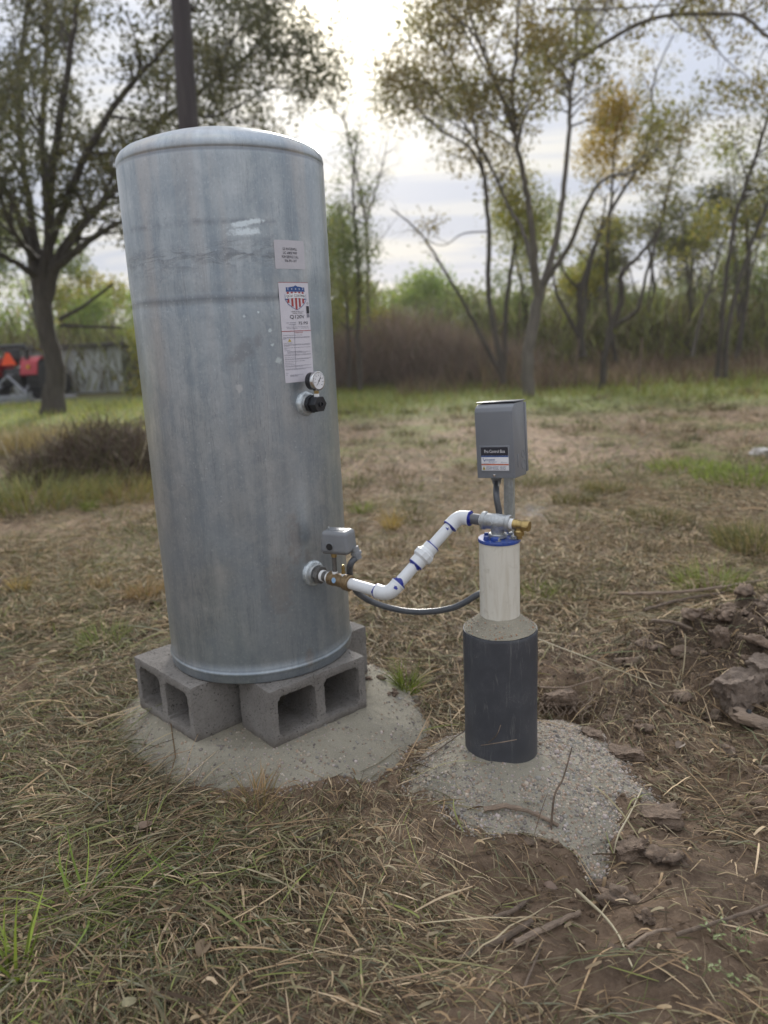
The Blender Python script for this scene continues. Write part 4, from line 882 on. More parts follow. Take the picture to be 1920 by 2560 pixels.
# long rating label
U0, U1 = -55.4 * k_, -35.2 * k_; UC = (U0 + U1) / 2; V0, V1 = 0.910, 1.190; WU = U1 - U0; HV = V1 - V0
mb = MB(); poly(mb, [(U0, V0), (U1, V0), (U1, V1), (U0, V1)], 0.0006); lab = mb.build('rating_label', 'paper', tank); lab['label'] = 'tall white rating label with a shield emblem and warning text'
LU = lambda f: U0 + WU * f            # 0..1 across, 0..1 down
LV = lambda f: V1 - HV * f
def shield(x0, x1, y0, y1):
    pts = [(x0, y0 + .012), (x0 + .06, y0 + .018), (x0 + .13, y0 + .010), ((x0 + x1) / 2 - .06, y0 + .006), ((x0 + x1) / 2, y0 - .006), ((x0 + x1) / 2 + .06, y0 + .006), (x1 - .13, y0 + .010), (x1 - .06, y0 + .018), (x1, y0 + .012)]
    return pts
top_ = shield(0.22, 0.84, 0.035, 0.1); body_l = [(0.84, 0.10), (0.86, 0.16), (0.80, 0.205), (0.70, 0.24), (0.53, 0.272), (0.36, 0.24), (0.26, 0.205), (0.20, 0.16), (0.22, 0.10)]
P2 = lambda L_: [(LU(a), LV(b)) for a, b in L_]
mb = MB(); poly(mb, P2(top_ + [(0.85, 0.092), (0.21, 0.092)]), 0.0010); mb.build('shield_blue_field', 'blueink', lab, smooth=False)
mb = MB()
for k in range(5):
    xa = 0.235 + k * 0.126 + (0.0 if k else 0.0); xb = xa + 0.066
    yb = 0.155 + 0.115 * (1 - abs((xa + xb) / 2 - 0.53) / 0.36) ** 0.7
    poly(mb, P2([(xa, 0.094), (xb, 0.094), (xb, yb), (xa, yb)]), 0.0010)
mb.build('shield_red_stripes', 'redink', lab, smooth=False)
mb = MB()
for k in range(5):
    cxx, cyy = 0.275 + k * 0.126, 0.066; st = []
    for i in range(10): a = PI / 2 + i * PI / 5; r = 0.0026 if i % 2 == 0 else 0.0011; st.append((LU(cxx) + r * math.cos(a), LV(cyy) + r * math.sin(a)))
    mb.add([cylpos(a, b, 0.0013) for a, b in st], [tuple(range(10))])
poly(mb, P2([(0.17, 0.118), (0.53, 0.104), (0.88, 0.118), (0.88, 0.163), (0.53, 0.152), (0.17, 0.163)]), 0.0014)
mb.build('stars_and_banner', 'white', lab, smooth=False)
mb = MB()
for a_, b_ in (((0.17, 0.116), (0.17, 0.166)), ((0.872, 0.116), (0.872, 0.166))): poly(mb, P2([a_, (a_[0] + .012, a_[1]), (b_[0] + .012, b_[1]), b_]), 0.0015)
poly(mb, P2([(0.17, 0.161), (0.27, 0.158), (0.27, 0.170), (0.20, 0.172)]), 0.0015); poly(mb, P2([(0.80, 0.158), (0.88, 0.161), (0.85, 0.172), (0.80, 0.170)]), 0.0015)
for sgn in (-1, 1):
    L_ = [(0.53 + sgn * 0.36, 0.165), (0.53 + sgn * 0.27, 0.21), (0.53 + sgn * 0.14, 0.245), (0.53, 0.270), (0.53, 0.2745), (0.53 + sgn * 0.15, 0.249), (0.53 + sgn * 0.285, 0.213), (0.53 + sgn * 0.375, 0.165)]
    poly(mb, P2(L_), 0.0012)
mb.build('shield_outline', 'blueink', lab, smooth=False)
mb = MB()
tx(mb, 'QC61 COATING', LU(0.53), LV(0.138), WU * 0.64, 0.0078, 0.0018, 0.006, 0.0015)
tx(mb, 'MADE IN THE U.S.A.', LU(0.55), LV(0.288), WU * 0.42, 0.0027, 0.0012, 0.0); tx(mb, 'MODEL NUMBER', LU(0.55), LV(0.304), WU * 0.34, 0.0027, 0.0012)
tx(mb, 'Q120V', LU(0.53), LV(0.342), WU * 0.50, 0.0118, 0.0012, 0.006); tx(mb, '75 PSI', LU(0.72), LV(0.404), WU * 0.34, 0.0082, 0.0012)
poly(mb, P2([(0.87, 0.235), (0.98, 0.235), (0.98, 0.31), (0.87, 0.31)]), 0.0012)
ring = MB().lathe([(0.0030, 0), (0.0036, 0)], (0, 0, 0), (0, 0, 1), 20); mb.add([cylpos(LU(0.925) + v[0], LV(0.208) + v[1], 0.0012) for v in ring.v], [f for f in ring.f if len(f) == 4])
tx(mb, 'UL', LU(0.925), LV(0.208), 0.0038, 0.0026, 0.0012)
mb.build('lettering', 'ink', lab, smooth=False)
mb = MB()
tx(mb, 'MAX WORKING', LU(0.31), LV(0.398), WU * 0.32, 0.0026, 0.0012); tx(mb, 'PRESSURE', LU(0.35), LV(0.415), WU * 0.23, 0.0026, 0.0012)
tx(mb, 'CHECK VALVE MOUNTED ON THIS SYSTEM', LU(0.53), LV(0.440), WU * 0.76, 0.0022, 0.0012)
tx(mb, 'DESIGN TANKS INC.', LU(0.34), LV(0.455), WU * 0.34, 0.0024, 0.0012); tx(mb, 'DANVILLE, IL', LU(0.78), LV(0.455), WU * 0.28, 0.0024, 0.0012)
r_ = random.Random(5); f_ = 0.512
for (a0, a1, y_) in ((.03, .66, .521), (.03, .94, .541), (.03, .94, .5475), (.03, .12, .556), (.03, .32, .598), (.03, .93, .613), (.03, .93, .620), (.03, .2, .628), (.03, .93, .645), (.03, .12, .656), (.03, .22, .672), (.12, .62, .683), (.12, .93, .690), (.12, .75, .700), (.03, .93, .715), (.03, .93, .722), (.03, .38, .742), (.03, .93, .757), (.03, .85, .764), (.03, .7, .783), (.03, .3, .800), (.03, .33, .815), (.03, .93, .829), (.03, .6, .837), (.03, .93, .858), (.03, .7, .866), (.03, .12, .900), (.03, .09, .918), (.16, .6, .920), (.16, .42, .928), (.16, .4, .935)):
    x_ = a0
    while x_ < a1:      # broken into word-length runs of small print
        wl = r_.uniform(0.03, 0.09); poly(mb, P2([(x_, y_), (min(a1, x_ + wl), y_), (min(a1, x_ + wl), y_ + .0030), (x_, y_ + .0030)]), 0.0011); x_ += wl + 0.010
poly(mb, P2([(0.87, 0.315), (0.98, 0.315), (0.98, 0.35), (0.87, 0.35)]), 0.0012)
mb.build('small_print', 'greyink', lab, smooth=False)['kind'] = 'stuff'
mb = MB(); poly(mb, P2([(0.0, 0.478), (1.0, 0.478), (1.0, 0.484), (0.0, 0.484)]), 0.0012); mb.build('red_rule', 'redink', lab, smooth=False); mb = MB(); tx(mb, 'WARNING', LU(0.53), LV(0.497), WU * 0.30, 0.0030, 0.0012); mb.build('warning_word', 'redink', lab, smooth=False); mb = MB()
poly(mb, P2([(0.0, 0.0), (1.0, 0.0), (1.0, 0.004), (0.0, 0.004)]), 0.0011); mb.build('red_top_edge', 'redink', lab, smooth=False)
mb = MB(); poly(mb, P2([(0.165, 0.585), (0.275, 0.585), (0.22, 0.556)]), 0.0012); mb.build('warning_triangle', 'yellowink', lab, smooth=False)
mb = MB(); pl = [(0.385, 0.41), (0.375, 0.44), (0.385, 0.50), (0.375, 0.60), (0.37, 0.70), (0.355, 0.80), (0.35, 0.87)]
for a, b in zip(pl, pl[1:]): poly(mb, P2([a, (a[0] + .010, a[1]), (b[0] + .010, b[1]), b]), 0.0013)
mb.build('drip_streak', 'greyink', lab, smooth=False)

# gauge assembly
GA = R_(-42.9); GN = Vector((math.cos(GA), math.sin(GA), 0)); GT = Vector((-math.sin(GA), math.cos(GA), 0)); ZU = Vector((0, 0, 1))
GP = Vector((TX, TY, 0)) + GN * (TR + 0.0005); GP.z = 1.003
ga = MB()
prof = [(0.036, -0.002), (0.035, 0.006), (0.031, 0.012), (0.028, 0.013)]
ga.lathe(prof, GP, GN, 40, 0.035); weld = ga.build('weld_bead', 'zinc_bead', tank)
bos = MB().lathe([(0.0275, 0.0), (0.0275, 0.020), (0.0265, 0.022), (0.022, 0.022)], GP, GN, 40).build('pipe_coupling', 'steel', tank)
hx = MB(); hx.lathe([(0.0262, 0.0), (0.0262, 0.014)], GP + GN * 0.0225, GN, sides=8); hx.lathe([(0.0225, 0.0), (0.0225, 0.003)], GP + GN * 0.0365, GN, 30)
hx.lathe([(0.0240, 0.0), (0.0248, 0.002), (0.0248, 0.022), (0.0236, 0.026)], GP + GN * 0.0396, GN, sides=6)
hx.lathe([(0.008, 0.0), (0.008, 0.006), (0.006, 0.0062), (0.005, 0.002)], GP + GN * 0.0640 + Vector((0, 0, 0)), GN, 16)
plug = hx.build('gauge_fitting', 'black', tank, ang=25)
SB = GP + GN * 0.050 + ZU * 0.020
MB().lathe([(0.0078, 0), (0.0080, 0.010)], SB, ZU, 20).build('thread_tape', 'tape', plug)
MB().lathe([(0.0070, 0.0), (0.0074, 0.001), (0.0074, 0.009), (0.0070, 0.012)], SB + ZU * 0.0095, ZU, sides=6).build('brass_stem', 'brass', plug)
FN = (Matrix.Rotation(R_(6), 3, 'Z') @ GN); FN = (FN + Vector((0, 0, 0.03))).normalized(); FT = ZU.cross(FN).normalized(); FU = FN.cross(FT)
GC = SB + ZU * 0.0465 + FN * 0.004
case = MB().lathe([(0.0, -0.026), (0.022, -0.026), (0.0250, -0.023), (0.0255, 0.004)], GC, FN, 48).lathe([(0.0082, 0.0), (0.0095, 0.012)], SB + ZU * 0.019, ZU, 16)
gauge = case.build('pressure_gauge', 'black', tank)
MB().lathe([(0.0265, -0.004), (0.0285, -0.002), (0.0288, 0.004), (0.0275, 0.0075), (0.0250, 0.0080), (0.0238, 0.0045)], GC, FN, 64).build('bezel', 'chrome', gauge)
# open centre: remove caps by building the dial proud of them
MB().lathe([(0.0, 0.0086), (0.0236, 0.0084)], GC, FN, 48).build('dial', 'white', gauge)
def dial(a, r, h=0.0): return GC + (FT * math.cos(a) + FU * math.sin(a)) * r + FN * (0.0089 + h)
mb = MB()
for k in range(41):
    a = R_(225 - 270 * k / 40); l = 0.0036 if k % 5 == 0 else 0.0018; wv = 0.00035 if k % 5 == 0 else 0.0002
    p0, p1 = dial(a, 0.0215), dial(a, 0.0215 - l); t = (FT * -math.sin(a) + FU * math.cos(a)) * wv; mb.add([p0 - t, p0 + t, p1 + t, p1 - t], [(0, 1, 2, 3)])
for k, s_ in enumerate(('0', '20', '40', '60', '80', '100', '120', '140', '160')):
    a = R_(225 - 270 * k / 8)
    if s_ in ('60', '100', '80') or True:
        p, f = text_geo(s_, None, 0.0030); c_ = dial(a, 0.0155); mb.add([c_ + FT * x + FU * y for x, y in p], f)
p, f = text_geo('psi', None, 0.0026); c_ = dial(R_(270), 0.009); mb.add([c_ + FT * x + FU * y for x, y in p], f)
mb.build('dial_markings', 'ink', gauge, smooth=False)
mb = MB(); a = R_(50); d = FT * math.cos(a) + FU * math.sin(a); t = FT * -math.sin(a) + FU * math.cos(a); c_ = GC + FN * 0.0098
mb.add([c_ - d * 0.017 - t * .0004, c_ - d * 0.017 + t * .0004, c_ + t * 0.0011, c_ + d * 0.012 + t * .0016, c_ + d * 0.012 - t * .0016, c_ - t * 0.0011], [(0, 1, 2, 3, 4, 5)])
mb.lathe([(0.0022, 0.0), (0.0020, 0.0014), (0.0, 0.0016)], c_ - FN * 0.0006, FN, 16); mb.build('needle', 'ink', gauge)
MB().lathe([(0.0, 0), (0.013, 0.0)], GC - FT * 0.0256, -FT, 6).build('yellow_sticker', 'yellowink', gauge) if False else None
# outlet weld and coupling
OA = R_(-46.0); ON = Vector((math.cos(OA), math.sin(OA), 0)); OP = Vector((TX, TY, 0)) + ON * (TR + 0.0005)
OZ = 0.481; OP.z = OZ
MB().lathe([(0.040, -0.002), (0.039, 0.006), (0.035, 0.011), (0.031, 0.012)], OP, ON, 44, 0.03).build('weld_bead', 'zinc_bead', tank)
MB().lathe([(0.031, 0.0), (0.031, 0.022), (0.0295, 0.024), (0.024, 0.024)], OP, ON, 44).build('pipe_coupling', 'steel', tank)

# ------------------------------------------------------------------ the well
ZC = at_d(1250, 1568, 2.205).z                     # rim height of the dark casing
def z_at(py, x=WX, y=WY, px=None):
    lo, hi = -1, 2
    for _ in range(50):
        m_ = (lo + hi) / 2; d = Vector((x, y, m_)) - CAMPOS; yy = 1280 - FPX * d.dot(UP) / d.dot(FWD)
        if yy > py: lo = m_
        else: hi = m_
    return lo
CR = 0.1075; WR = 0.0572
ZT = z_at(1345)
well = empty('well_casing', (WX, WY, -0.2), 'white well pipe rising from a dark grey casing, with blue cap', 'well casing')
MB().lathe([(CR - .006, ZC - 0.02 + 0.2), (CR - .006, ZC + 0.2), (CR - .0008, ZC + 0.2005), (CR, ZC + 0.199)] + [(CR + 0.0004 * math.sin(k), ZC + 0.19 - k * 0.05) for k in range(12)], (WX, WY, -0.2), ZU, 96).build('outer_casing', 'casing', well)
# sand fill in the annulus
n = 64; vs = []; fs = []; rr = np.linspace(WR - 0.003, CR - 0.003, 12)
for j, r in enumerate(rr):
    for i in range(n):
        a = 2 * PI * i / n; t = j / 11; z = ZC + 0.042 * (1 - t) ** 1.1 + 0.002 + 0.005 * float(fbm(np.array(math.cos(a) * r * 40), np.array(math.sin(a) * r * 40), 3, 77)) * (1 - t * 0.7)
        vs.append((WX + r * math.cos(a), WY + r * math.sin(a), z))
for j in range(11):
    for i in range(n): fs.append((j * n + i, j * n + (i + 1) % n, (j + 1) * n + (i + 1) % n, (j + 1) * n + i))
MB().add(vs, fs).build('sand_fill', 'sand', well)
k = 240; a = rng.uniform(0, 2 * PI, k); t = rng.random(k) ** 0.7; r = WR + 0.003 + (CR - WR - 0.008) * t
pp = np.stack([WX + r * np.cos(a), WY + r * np.sin(a), ZC + 0.042 * (1 - (r - WR + .003) / (CR - WR)) ** 1.1 + 0.002], -1)
sz = np.exp(rng.normal(math.log(0.0022), 0.35, k)); pb = pebbles('fill_pebbles', pp, sz, None, cols=np.array([[0.36, 0.33, 0.28], [0.42, 0.36, 0.29], [0.30, 0.28, 0.25], [0.42, 0.26, 0.17]])[rng.integers(0, 4, k)])
pb.parent = well; pb.data.transform(parent_inv(well)); 
for q in ('label', 'category'):
    if q in pb: del pb[q]
inner = MB().lathe([(WR, 0.0), (WR, ZT - 0.008 - ZC + 0.05)], (WX, WY, ZC - 0.05), ZU, 64).build('inner_casing', 'pvc_well', well)
cap = MB().lathe([(WR - .002, 0), (WR + .0022, 0.0005), (WR + .0028, 0.006), (WR + .0015, 0.0095), (0, 0.0098)], (WX, WY, ZT - 0.008), ZU, 64).build('well_cap', 'cap', well)
for a in (200, 255, 330, 30, 90, 140):
    c_ = Vector((WX + 0.041 * math.cos(R_(a)), WY + 0.041 * math.sin(R_(a)), ZT + 0.0018))
    MB().lathe([(0.0095, 0), (0.0098, 0.001), (0.0098, 0.0015)], c_, ZU, 20).lathe([(0.0075, 0), (0.0075, 0.006), (0.0065, 0.007)], c_ + ZU * 0.0016, ZU, sides=6).build('bolt', 'cap' if a in (200, 140) else 'steel', cap)
MB().box((WX + 0.047, WY - 0.030, ZT - 0.003), 0.003, 0.004, 0.012).build('cap_split', 'black', cap)
c_ = Vector((WX - 0.017, WY - 0.036, ZT + 0.0018)); MB().lathe([(0.0115, 0), (0.012, 0.001), (0.012, 0.009), (0.011, 0.0102)], c_, ZU, sides=6).build('hex_plug', 'cap', cap)

# ------------------------------------------------------------------ the pipe run
TZc = z_at(1305)                                    # run height at the tee
TC = Vector((WX, WY, TZc)) + Vector((-0.004, 0, 0))
E2 = at_z(1146, 1292, TZc + 0.004)
E1 = at_z(972, 1486, OZ - 0.008)
run = empty('water_pipe', OP, 'white and grey water pipe running from the tank outlet to the well cap', 'water pipe')
d1 = (E1 - OP).normalized()
def on1(t): return OP + d1 * t
L1 = (E1 - OP).length
def ringprof(r, l, b=0.0015): return [(r - b, 0), (r, b), (r, l - b), (r - b, l)]
nip = MB().lathe([(0.0165, 0.0), (0.0165, 0.075)], on1(0.012), d1, 24); nip.lathe(ringprof(0.0285, 0.014), on1(0.0245), d1, sides=8)
nipple = nip.build('steel_nipple', 'dark_steel', run, ang=25)
MB().lathe(ringprof(0.0178, 0.012), on1(0.040), d1, 24).build('thread_tape', 'tape', nipple); MB().lathe(ringprof(0.0180, 0.009), on1(0.067), d1, 24).build('thread_tape', 'tape', nipple)
vb = on1(0.076)
bz = MB().lathe([(0.0185, 0), (0.0215, 0.001), (0.0220, 0.018), (0.0200, 0.020), (0.0200, 0.060), (0.0225, 0.064), (0.0245, 0.066), (0.0245, 0.084), (0.0225, 0.087)], vb, d1, 32)
bz.lathe(ringprof(0.0240, 0.016), vb + d1 * 0.067, d1, sides=6)
side1 = d1.cross(ZU).normalized()
brz = bz.build('bronze_valve_tee', 'bronze', run, ang=28)
tow = (CAMPOS - vb); tow = (tow - d1 * tow.dot(d1)).normalized(); tow = (tow - ZU * 0.25).normalized()
MB().lathe([(0.0085, 0), (0.0080, 0.0008), (0, 0.001)], vb + d1 * 0.034 + tow * 0.0198, tow, 24).build('round_sticker', 'bluedot', brz)
S1 = vb + d1 * 0.022 + ZU * 0.016
# stem up to the switch
MB().lathe(ringprof(0.0085, 0.009, .001), S1, ZU, 20).build('thread_tape', 'tape', brz)
MB().lathe(ringprof(0.0070, 0.050, .001), S1 + ZU * 0.008, ZU, 20).build('stem_nipple', 'dark_steel', brz)
S2 = vb + d1 * 0.058 + ZU * 0.019
MB().lathe(ringprof(0.0068, 0.008, .001), S2 - ZU * .002, ZU, 18).build('thread_tape', 'tape', brz)
MB().lathe([(0.0062, 0.0), (0.0062, 0.008), (0.0045, 0.009), (0.0045, 0.013), (0.0056, 0.0135), (0.0056, 0.0215), (0.0035, 0.023), (0.0035, 0.028)], S2 + ZU * 0.006, ZU, sides=10).build('air_valve', 'brass', brz)
PR = 0.0167; FR = 0.0212
# lower straight, elbow, riser, union, riser, elbow, grey nipple
dU = (E2 - E1).normalized(); LU_ = (E2 - E1).length
d3 = (TC - E2).normalized()
def elbow(c, da, db, l, name):
    # socket elbow: arrives along da, leaves along db
    a = c - da * l; b = c + db * l; ang = da.angle(db); pts = [a, a + da * l * 0.35]
    k = 0.62 * l
    for i in range(9):
        t = i / 8; p = (c - da * k) * (1 - t) ** 2 + c * 2 * t * (1 - t) + (c + db * k) * t ** 2; pts.append(p)
    pts += [b - db * l * 0.35, b]
    m_ = MB().tube(pts, FR, 28)
    for o_, ax in ((a - da * 0.0006, da), (b + db * 0.0006, -db)): m_.lathe([(FR - .001, 0), (FR + 0.0009, 0.001), (FR + 0.0009, 0.006), (FR, 0.007)], o_, ax, 32)
    return m_.build(name, 'pvc', run, ang=30)
def pipe(a, b, name='pipe', mat='pvc', r=PR): return MB().cyl(a, b, r, 32).build(name, mat, run)
def primer(p, ax, r=PR, l=0.006, seed=0):
    # purple-blue primer smear around a glued joint, uneven edge
    q = ax.normalized().to_track_quat('Z', 'Y').to_matrix(); n = 40; vs = []; fs = []; rr = random.Random(seed)
    ph = rr.uniform(0, 6.28); 
    for i in range(n):
        a = 2 * PI * i / n; e = l * (0.75 + 0.5 * math.sin(a + ph) + 0.35 * math.sin(3 * a + ph * 2) + rr.uniform(-.2, .25)); e = max(e, l * 0.15)
        for h in (-0.0004, e): vs.append(p + q @ Vector(((r + .0006) * math.cos(a), (r + .0006) * math.sin(a), h)))
    for i in range(n): j = (i + 1) % n; fs.append((2 * i, 2 * j, 2 * j + 1, 2 * i + 1))
    return vs, fs
p1 = pipe(vb + d1 * 0.084, E1 - d1 * 0.036)
el1 = elbow(E1, d1, dU, 0.042, 'lower_elbow')
p2 = pipe(E1 + dU * 0.036, E1 + dU * (LU_ * 0.50 - 0.024))
UN = E1 + dU * (LU_ * 0.50)
un = MB().lathe([(FR, -0.036), (FR + .0015, -0.034), (FR + .0015, -0.016), (0.0255, -0.012)] + [(0.0255, -0.010)], UN, dU, 32)
un.lathe([(0.0275, -0.012), (0.0300, -0.009), (0.0300, 0.006), (0.0275, 0.009)], UN, dU, sides=10); un.lathe([(0.0255, 0.0092), (0.0245, 0.014), (FR + .001, 0.018), (FR + .001, 0.034), (FR, 0.036)], UN, dU, 32)
un.build('pipe_union', 'pvc', run, ang=25)
p3 = pipe(UN + dU * 0.03, E2 - dU * 0.036)
el2 = elbow(E2, dU, d3, 0.037, 'upper_elbow')
TL = (TC - E2).length
gn = pipe(E2 + d3 * 0.031, TC - d3 * 0.046, 'grey_nipple', 'grey_pvc', 0.0160)
MB().lathe(ringprof(0.0172, 0.012), TC - d3 * 0.052, d3, 24).build('thread_tape', 'tape', gn)
for (p, ax, r, l, s_, par) in ((E1 - d1 * 0.0425, -d1, PR, 0.006, 1, el1), (E1 + dU * 0.0425, dU, PR, 0.009, 2, el1), (UN - dU * 0.0365, -dU, PR, 0.006, 3, p2), (UN + dU * 0.0365, dU, PR, 0.004, 4, p3), (E2 - dU * 0.0375, -dU, PR, 0.007, 5, el2), (E2 + d3 * 0.0375, d3, 0.0162, 0.005, 6, el2)):
    v_, f_ = primer(p, ax, r, l, s_); o = MB().add(v_, f_).lathe([(FR - .002, -0.002), (FR + .0012, -0.001), (FR + .0012, 0.0014), (r, 0.002)], p, ax, 32).build('primer_ring', 'primer', par)
for i, (c, ax, s_) in enumerate(((E1 + dU * 0.028, dU, 0.010), (E2 - dU * 0.050, dU, 0.008))):
    v = (CAMPOS - c); v = (v - ax * v.dot(ax)).normalized(); b = ax.cross(v); r = (FR if i == 0 else PR) + .0012; vs = [c + v * r]; n = 12
    for k in range(n):
        a = 2 * PI * k / n; q = s_ * (0.25 + 0.75 * random.random()) * (1 if math.cos(a) < 0.3 else 0.5); th = math.sin(a) * q / r; vs.append(c + ax * math.cos(a) * q + (v * math.cos(th) + b * math.sin(th)) * r)
    MB().add(vs, [(0, 1 + k, 1 + (k + 1) % n) for k in range(n)]).build('primer_smear', 'primer', run)
# galvanised tee on the cap
tee = MB().tube([TC - d3 * 0.040, TC - d3 * 0.020, TC, TC + d3 * 0.020, TC + d3 * 0.036], [0.0225, 0.0225, 0.0238, 0.0225, 0.021], 32)
tee.lathe([(0.0245, 0), (0.0262, 0.002), (0.0262, 0.009), (0.0240, 0.012)], TC - d3 * 0.046, d3, 32); tee.lathe([(0.0235, 0), (0.0250, 0.002), (0.0250, 0.008), (0.0230, 0.011)], TC + d3 * 0.027, d3, 32)
tee.lathe([(0.021, 0), (0.019, 0.008), (0.0195, 0.018), (0.024, 0.034)], (TC.x, TC.y, ZT + 0.006), ZU, 32)
tee.lathe([(0.0245, 0), (0.0262, 0.0015), (0.0262, 0.010), (0.0245, 0.012)], (TC.x, TC.y, ZT + 0.003), ZU, 32)
t_ = tee.build('galvanised_tee', 'steel', run, ang=30)
sdv = d3.cross(ZU).normalized(); sdv = sdv if sdv.y < 0 else -sdv
fr = MB(); c_ = TC - d3 * 0.012 + sdv * 0.0232
fr.lathe([(0.0068, 0), (0.0078, 0.0012), (0.0068, 0.0022)], c_, sdv, 4); fr.build('cast_mark', 'steel', t_)
MB().lathe(ringprof(0.0150, 0.014), TC + d3 * 0.034, d3, 24).build('thread_tape', 'tape', t_)
bt = TC + d3 * 0.047
bm_ = MB().lathe([(0.0130, 0), (0.0150, 0.001), (0.0150, 0.012), (0.0130, 0.014), (0.0130, 0.026), (0.0140, 0.028), (0.0150, 0.029), (0.0150, 0.046), (0.0135, 0.048)], bt, d3, 28)
bm_.lathe(ringprof(0.0156, 0.017), bt + d3 * 0.029, d3, sides=6)
bm_.lathe([(0.0125, -0.030), (0.0140, -0.029), (0.0140, -0.018), (0.0115, -0.014), (0.0115, 0.0)], bt + d3 * 0.017, ZU, 28)
br = bm_.build('brass_tee', 'brass', run, ang=28)
MB().lathe(ringprof(0.0085, 0.012), (bt + d3 * 0.017) - ZU * 0.040, ZU, 18).build('brass_nipple', 'brass', br)

# ------------------------------------------------------------------ pressure switch
SW = S1 + ZU * 0.058
sw = empty('pressure_switch', SW, 'grey pressure switch box standing above the bronze valve by the tank', 'pressure switch')
yaw = Matrix.Rotation(R_(-24), 3, 'Z')
MB().lathe(ringprof(0.0088, 0.014, .001), SW - ZU * 0.004, ZU, sides=6).build('brass_nut', 'brass', sw)
c_ = SW + ZU * 0.046 + yaw @ Vector((0.012, 0.012, 0))
bm = bmesh.new(); bmesh.ops.create_cube(bm, size=1)
for v in bm.verts:
    s_ = 0.90 if v.co.z > 0 else 1.0
    v.co = Vector((v.co.x * 0.094 * s_, v.co.y * 0.072 * s_, v.co.z * 0.066))
bmesh.ops.bevel(bm, geom=bm.edges[:], offset=0.011, segments=5, affect='EDGES', profile=0.5)
MB().bm(bm, c_, yaw).build('cover', 'switch', sw, ang=50)
MB().box(c_ - ZU * 0.034, 0.080, 0.058, 0.004, yaw, 0.001).build('base_plate', 'dark_steel', sw)
nrm = yaw @ Vector((0, -1, 0)); h_ = c_ + nrm * 0.0345 - ZU * 0.012 + yaw @ Vector((-0.012, 0, 0))
MB().lathe([(0.0130, -0.002), (0.0130, 0.0022), (0.0110, 0.0028), (0.0105, 0.0)], h_, nrm, 24).build('knockout_rim', 'switch', sw)
MB().lathe([(0.0, 0.0034), (0.0100, 0.0032)], h_, nrm, 24).build('knockout_hole', 'black', sw)
MB().box(c_ + ZU * 0.0335, 0.050, 0.030, 0.002, yaw, 0.0008).build('cover_plate', 'switch', sw)
MB().lathe([(0.0032, 0), (0.0032, 0.006), (0.0022, 0.007), (0.0022, 0.010)], c_ + ZU * 0.0325 + yaw @ Vector((-0.028, -0.005, 0)), ZU, sides=6).build('cover_nut', 'steel', sw)
CX = c_ + yaw @ Vector((0.050, 0.012, -0.036))
ax = (yaw @ Vector((0.25, 0.1, -1))).normalized()
MB().lathe([(0.013, -0.016), (0.013, 0.0), (0.016, 0.001), (0.016, 0.008), (0.013, 0.009), (0.012, 0.022)], CX, ax, 24).lathe([(0.0165, 0.0), (0.0165, 0.008)], CX, ax, sides=8).build('conduit_connector', 'switch', sw, ang=25)

# ------------------------------------------------------------------ control box on its channel post
YAW = R_(-33); N_ = Vector((math.sin(YAW) , -math.cos(YAW), 0)); 
BX = at_d(1252, 1100, 2.335)
RB = Matrix.Rotation(YAW, 3, 'Z') @ Matrix.Rotation(R_(-3.2), 3, 'Y') @ Matrix.Rotation(R_(-2), 3, 'X')
BW, BD, BH = 0.124, 0.096, 0.224
cb_ = empty('control_box', BX, 'grey steel pump control box leaning on a post behind the well', 'control box')
def bl(x, y, z): return BX + RB @ Vector((x, y, z))
# lid: front and sides in one folded sheet with a sloping top
bm = bmesh.new(); pf = [(-BD / 2, -BH / 2), (BD / 2 - .004, -BH / 2), (BD / 2 - .004, BH / 2 + 0.004), (-BD / 2 + 0.022, BH / 2), (-BD / 2 + 0.006, BH / 2 - 0.010), (-BD / 2, BH / 2 - 0.022)]
va = [bm.verts.new((-BW / 2, y, z)) for y, z in pf]; vb_ = [bm.verts.new((BW / 2, y, z)) for y, z in pf]; n = len(pf)
bm.faces.new(va[::-1]); bm.faces.new(vb_)
for i in range(n): bm.faces.new((va[i], va[(i + 1) % n], vb_[(i + 1) % n], vb_[i]))
bmesh.ops.recalc_face_normals(bm, faces=bm.faces); bmesh.ops.bevel(bm, geom=bm.edges[:], offset=0.0022, segments=3, affect='EDGES', profile=0.5)
MB().bm(bm, BX, RB).build('cover', 'box', cb_, ang=30)
MB().box(bl(0, BD / 2 + 0.003, 0.004), BW + 0.003, 0.014, BH - 0.010, RB, 0.001).build('back_pan', 'box', cb_)
MB().box(bl(0.0, 0.012, BH / 2 + 0.0055), BW + 0.005, BD - 0.02, 0.003, RB, 0.001).build('drip_edge', 'box', cb_)
fy = -BD / 2
MB().box(bl(-0.000, fy - 0.0006, -0.052), 0.100, 0.0016, 0.082, RB, 0.0006).build('raised_panel', 'box', cb_)
pl_ = MB().box(bl(-0.000, fy - 0.0020, -0.052), 0.090, 0.0012, 0.072, RB, 0.0004).build('rating_plate', 'white', cb_)
def fl(x, z, o=0.0030): return bl(x, fy - o, -0.052 + z)
def rect(mb, x0, x1, z0, z1, o=0.0030): mb.add([fl(x0, z0, o), fl(x1, z0, o), fl(x1, z1, o), fl(x0, z1, o)], [(0, 1, 2, 3)])
def ft(mb, s_, x, z, w_=None, h=None, o=0.0034, bold=0.0): p, f = text_geo(s_, w_, h, bold); mb.add([fl(x + a, z + b, o) for a, b in p], f)
mb = MB(); rect(mb, -0.045, 0.045, 0.010, 0.036); mb.build('black_band', 'ink', pl_, smooth=False)
mb = MB(); ft(mb, 'Pro Control Box', 0.001, 0.023, 0.068, 0.0095, 0.0036, 0.004); mb.build('title', 'white', pl_, smooth=False)
mb = MB(); rect(mb, -0.045, 0.045, 0.0055, 0.0098)
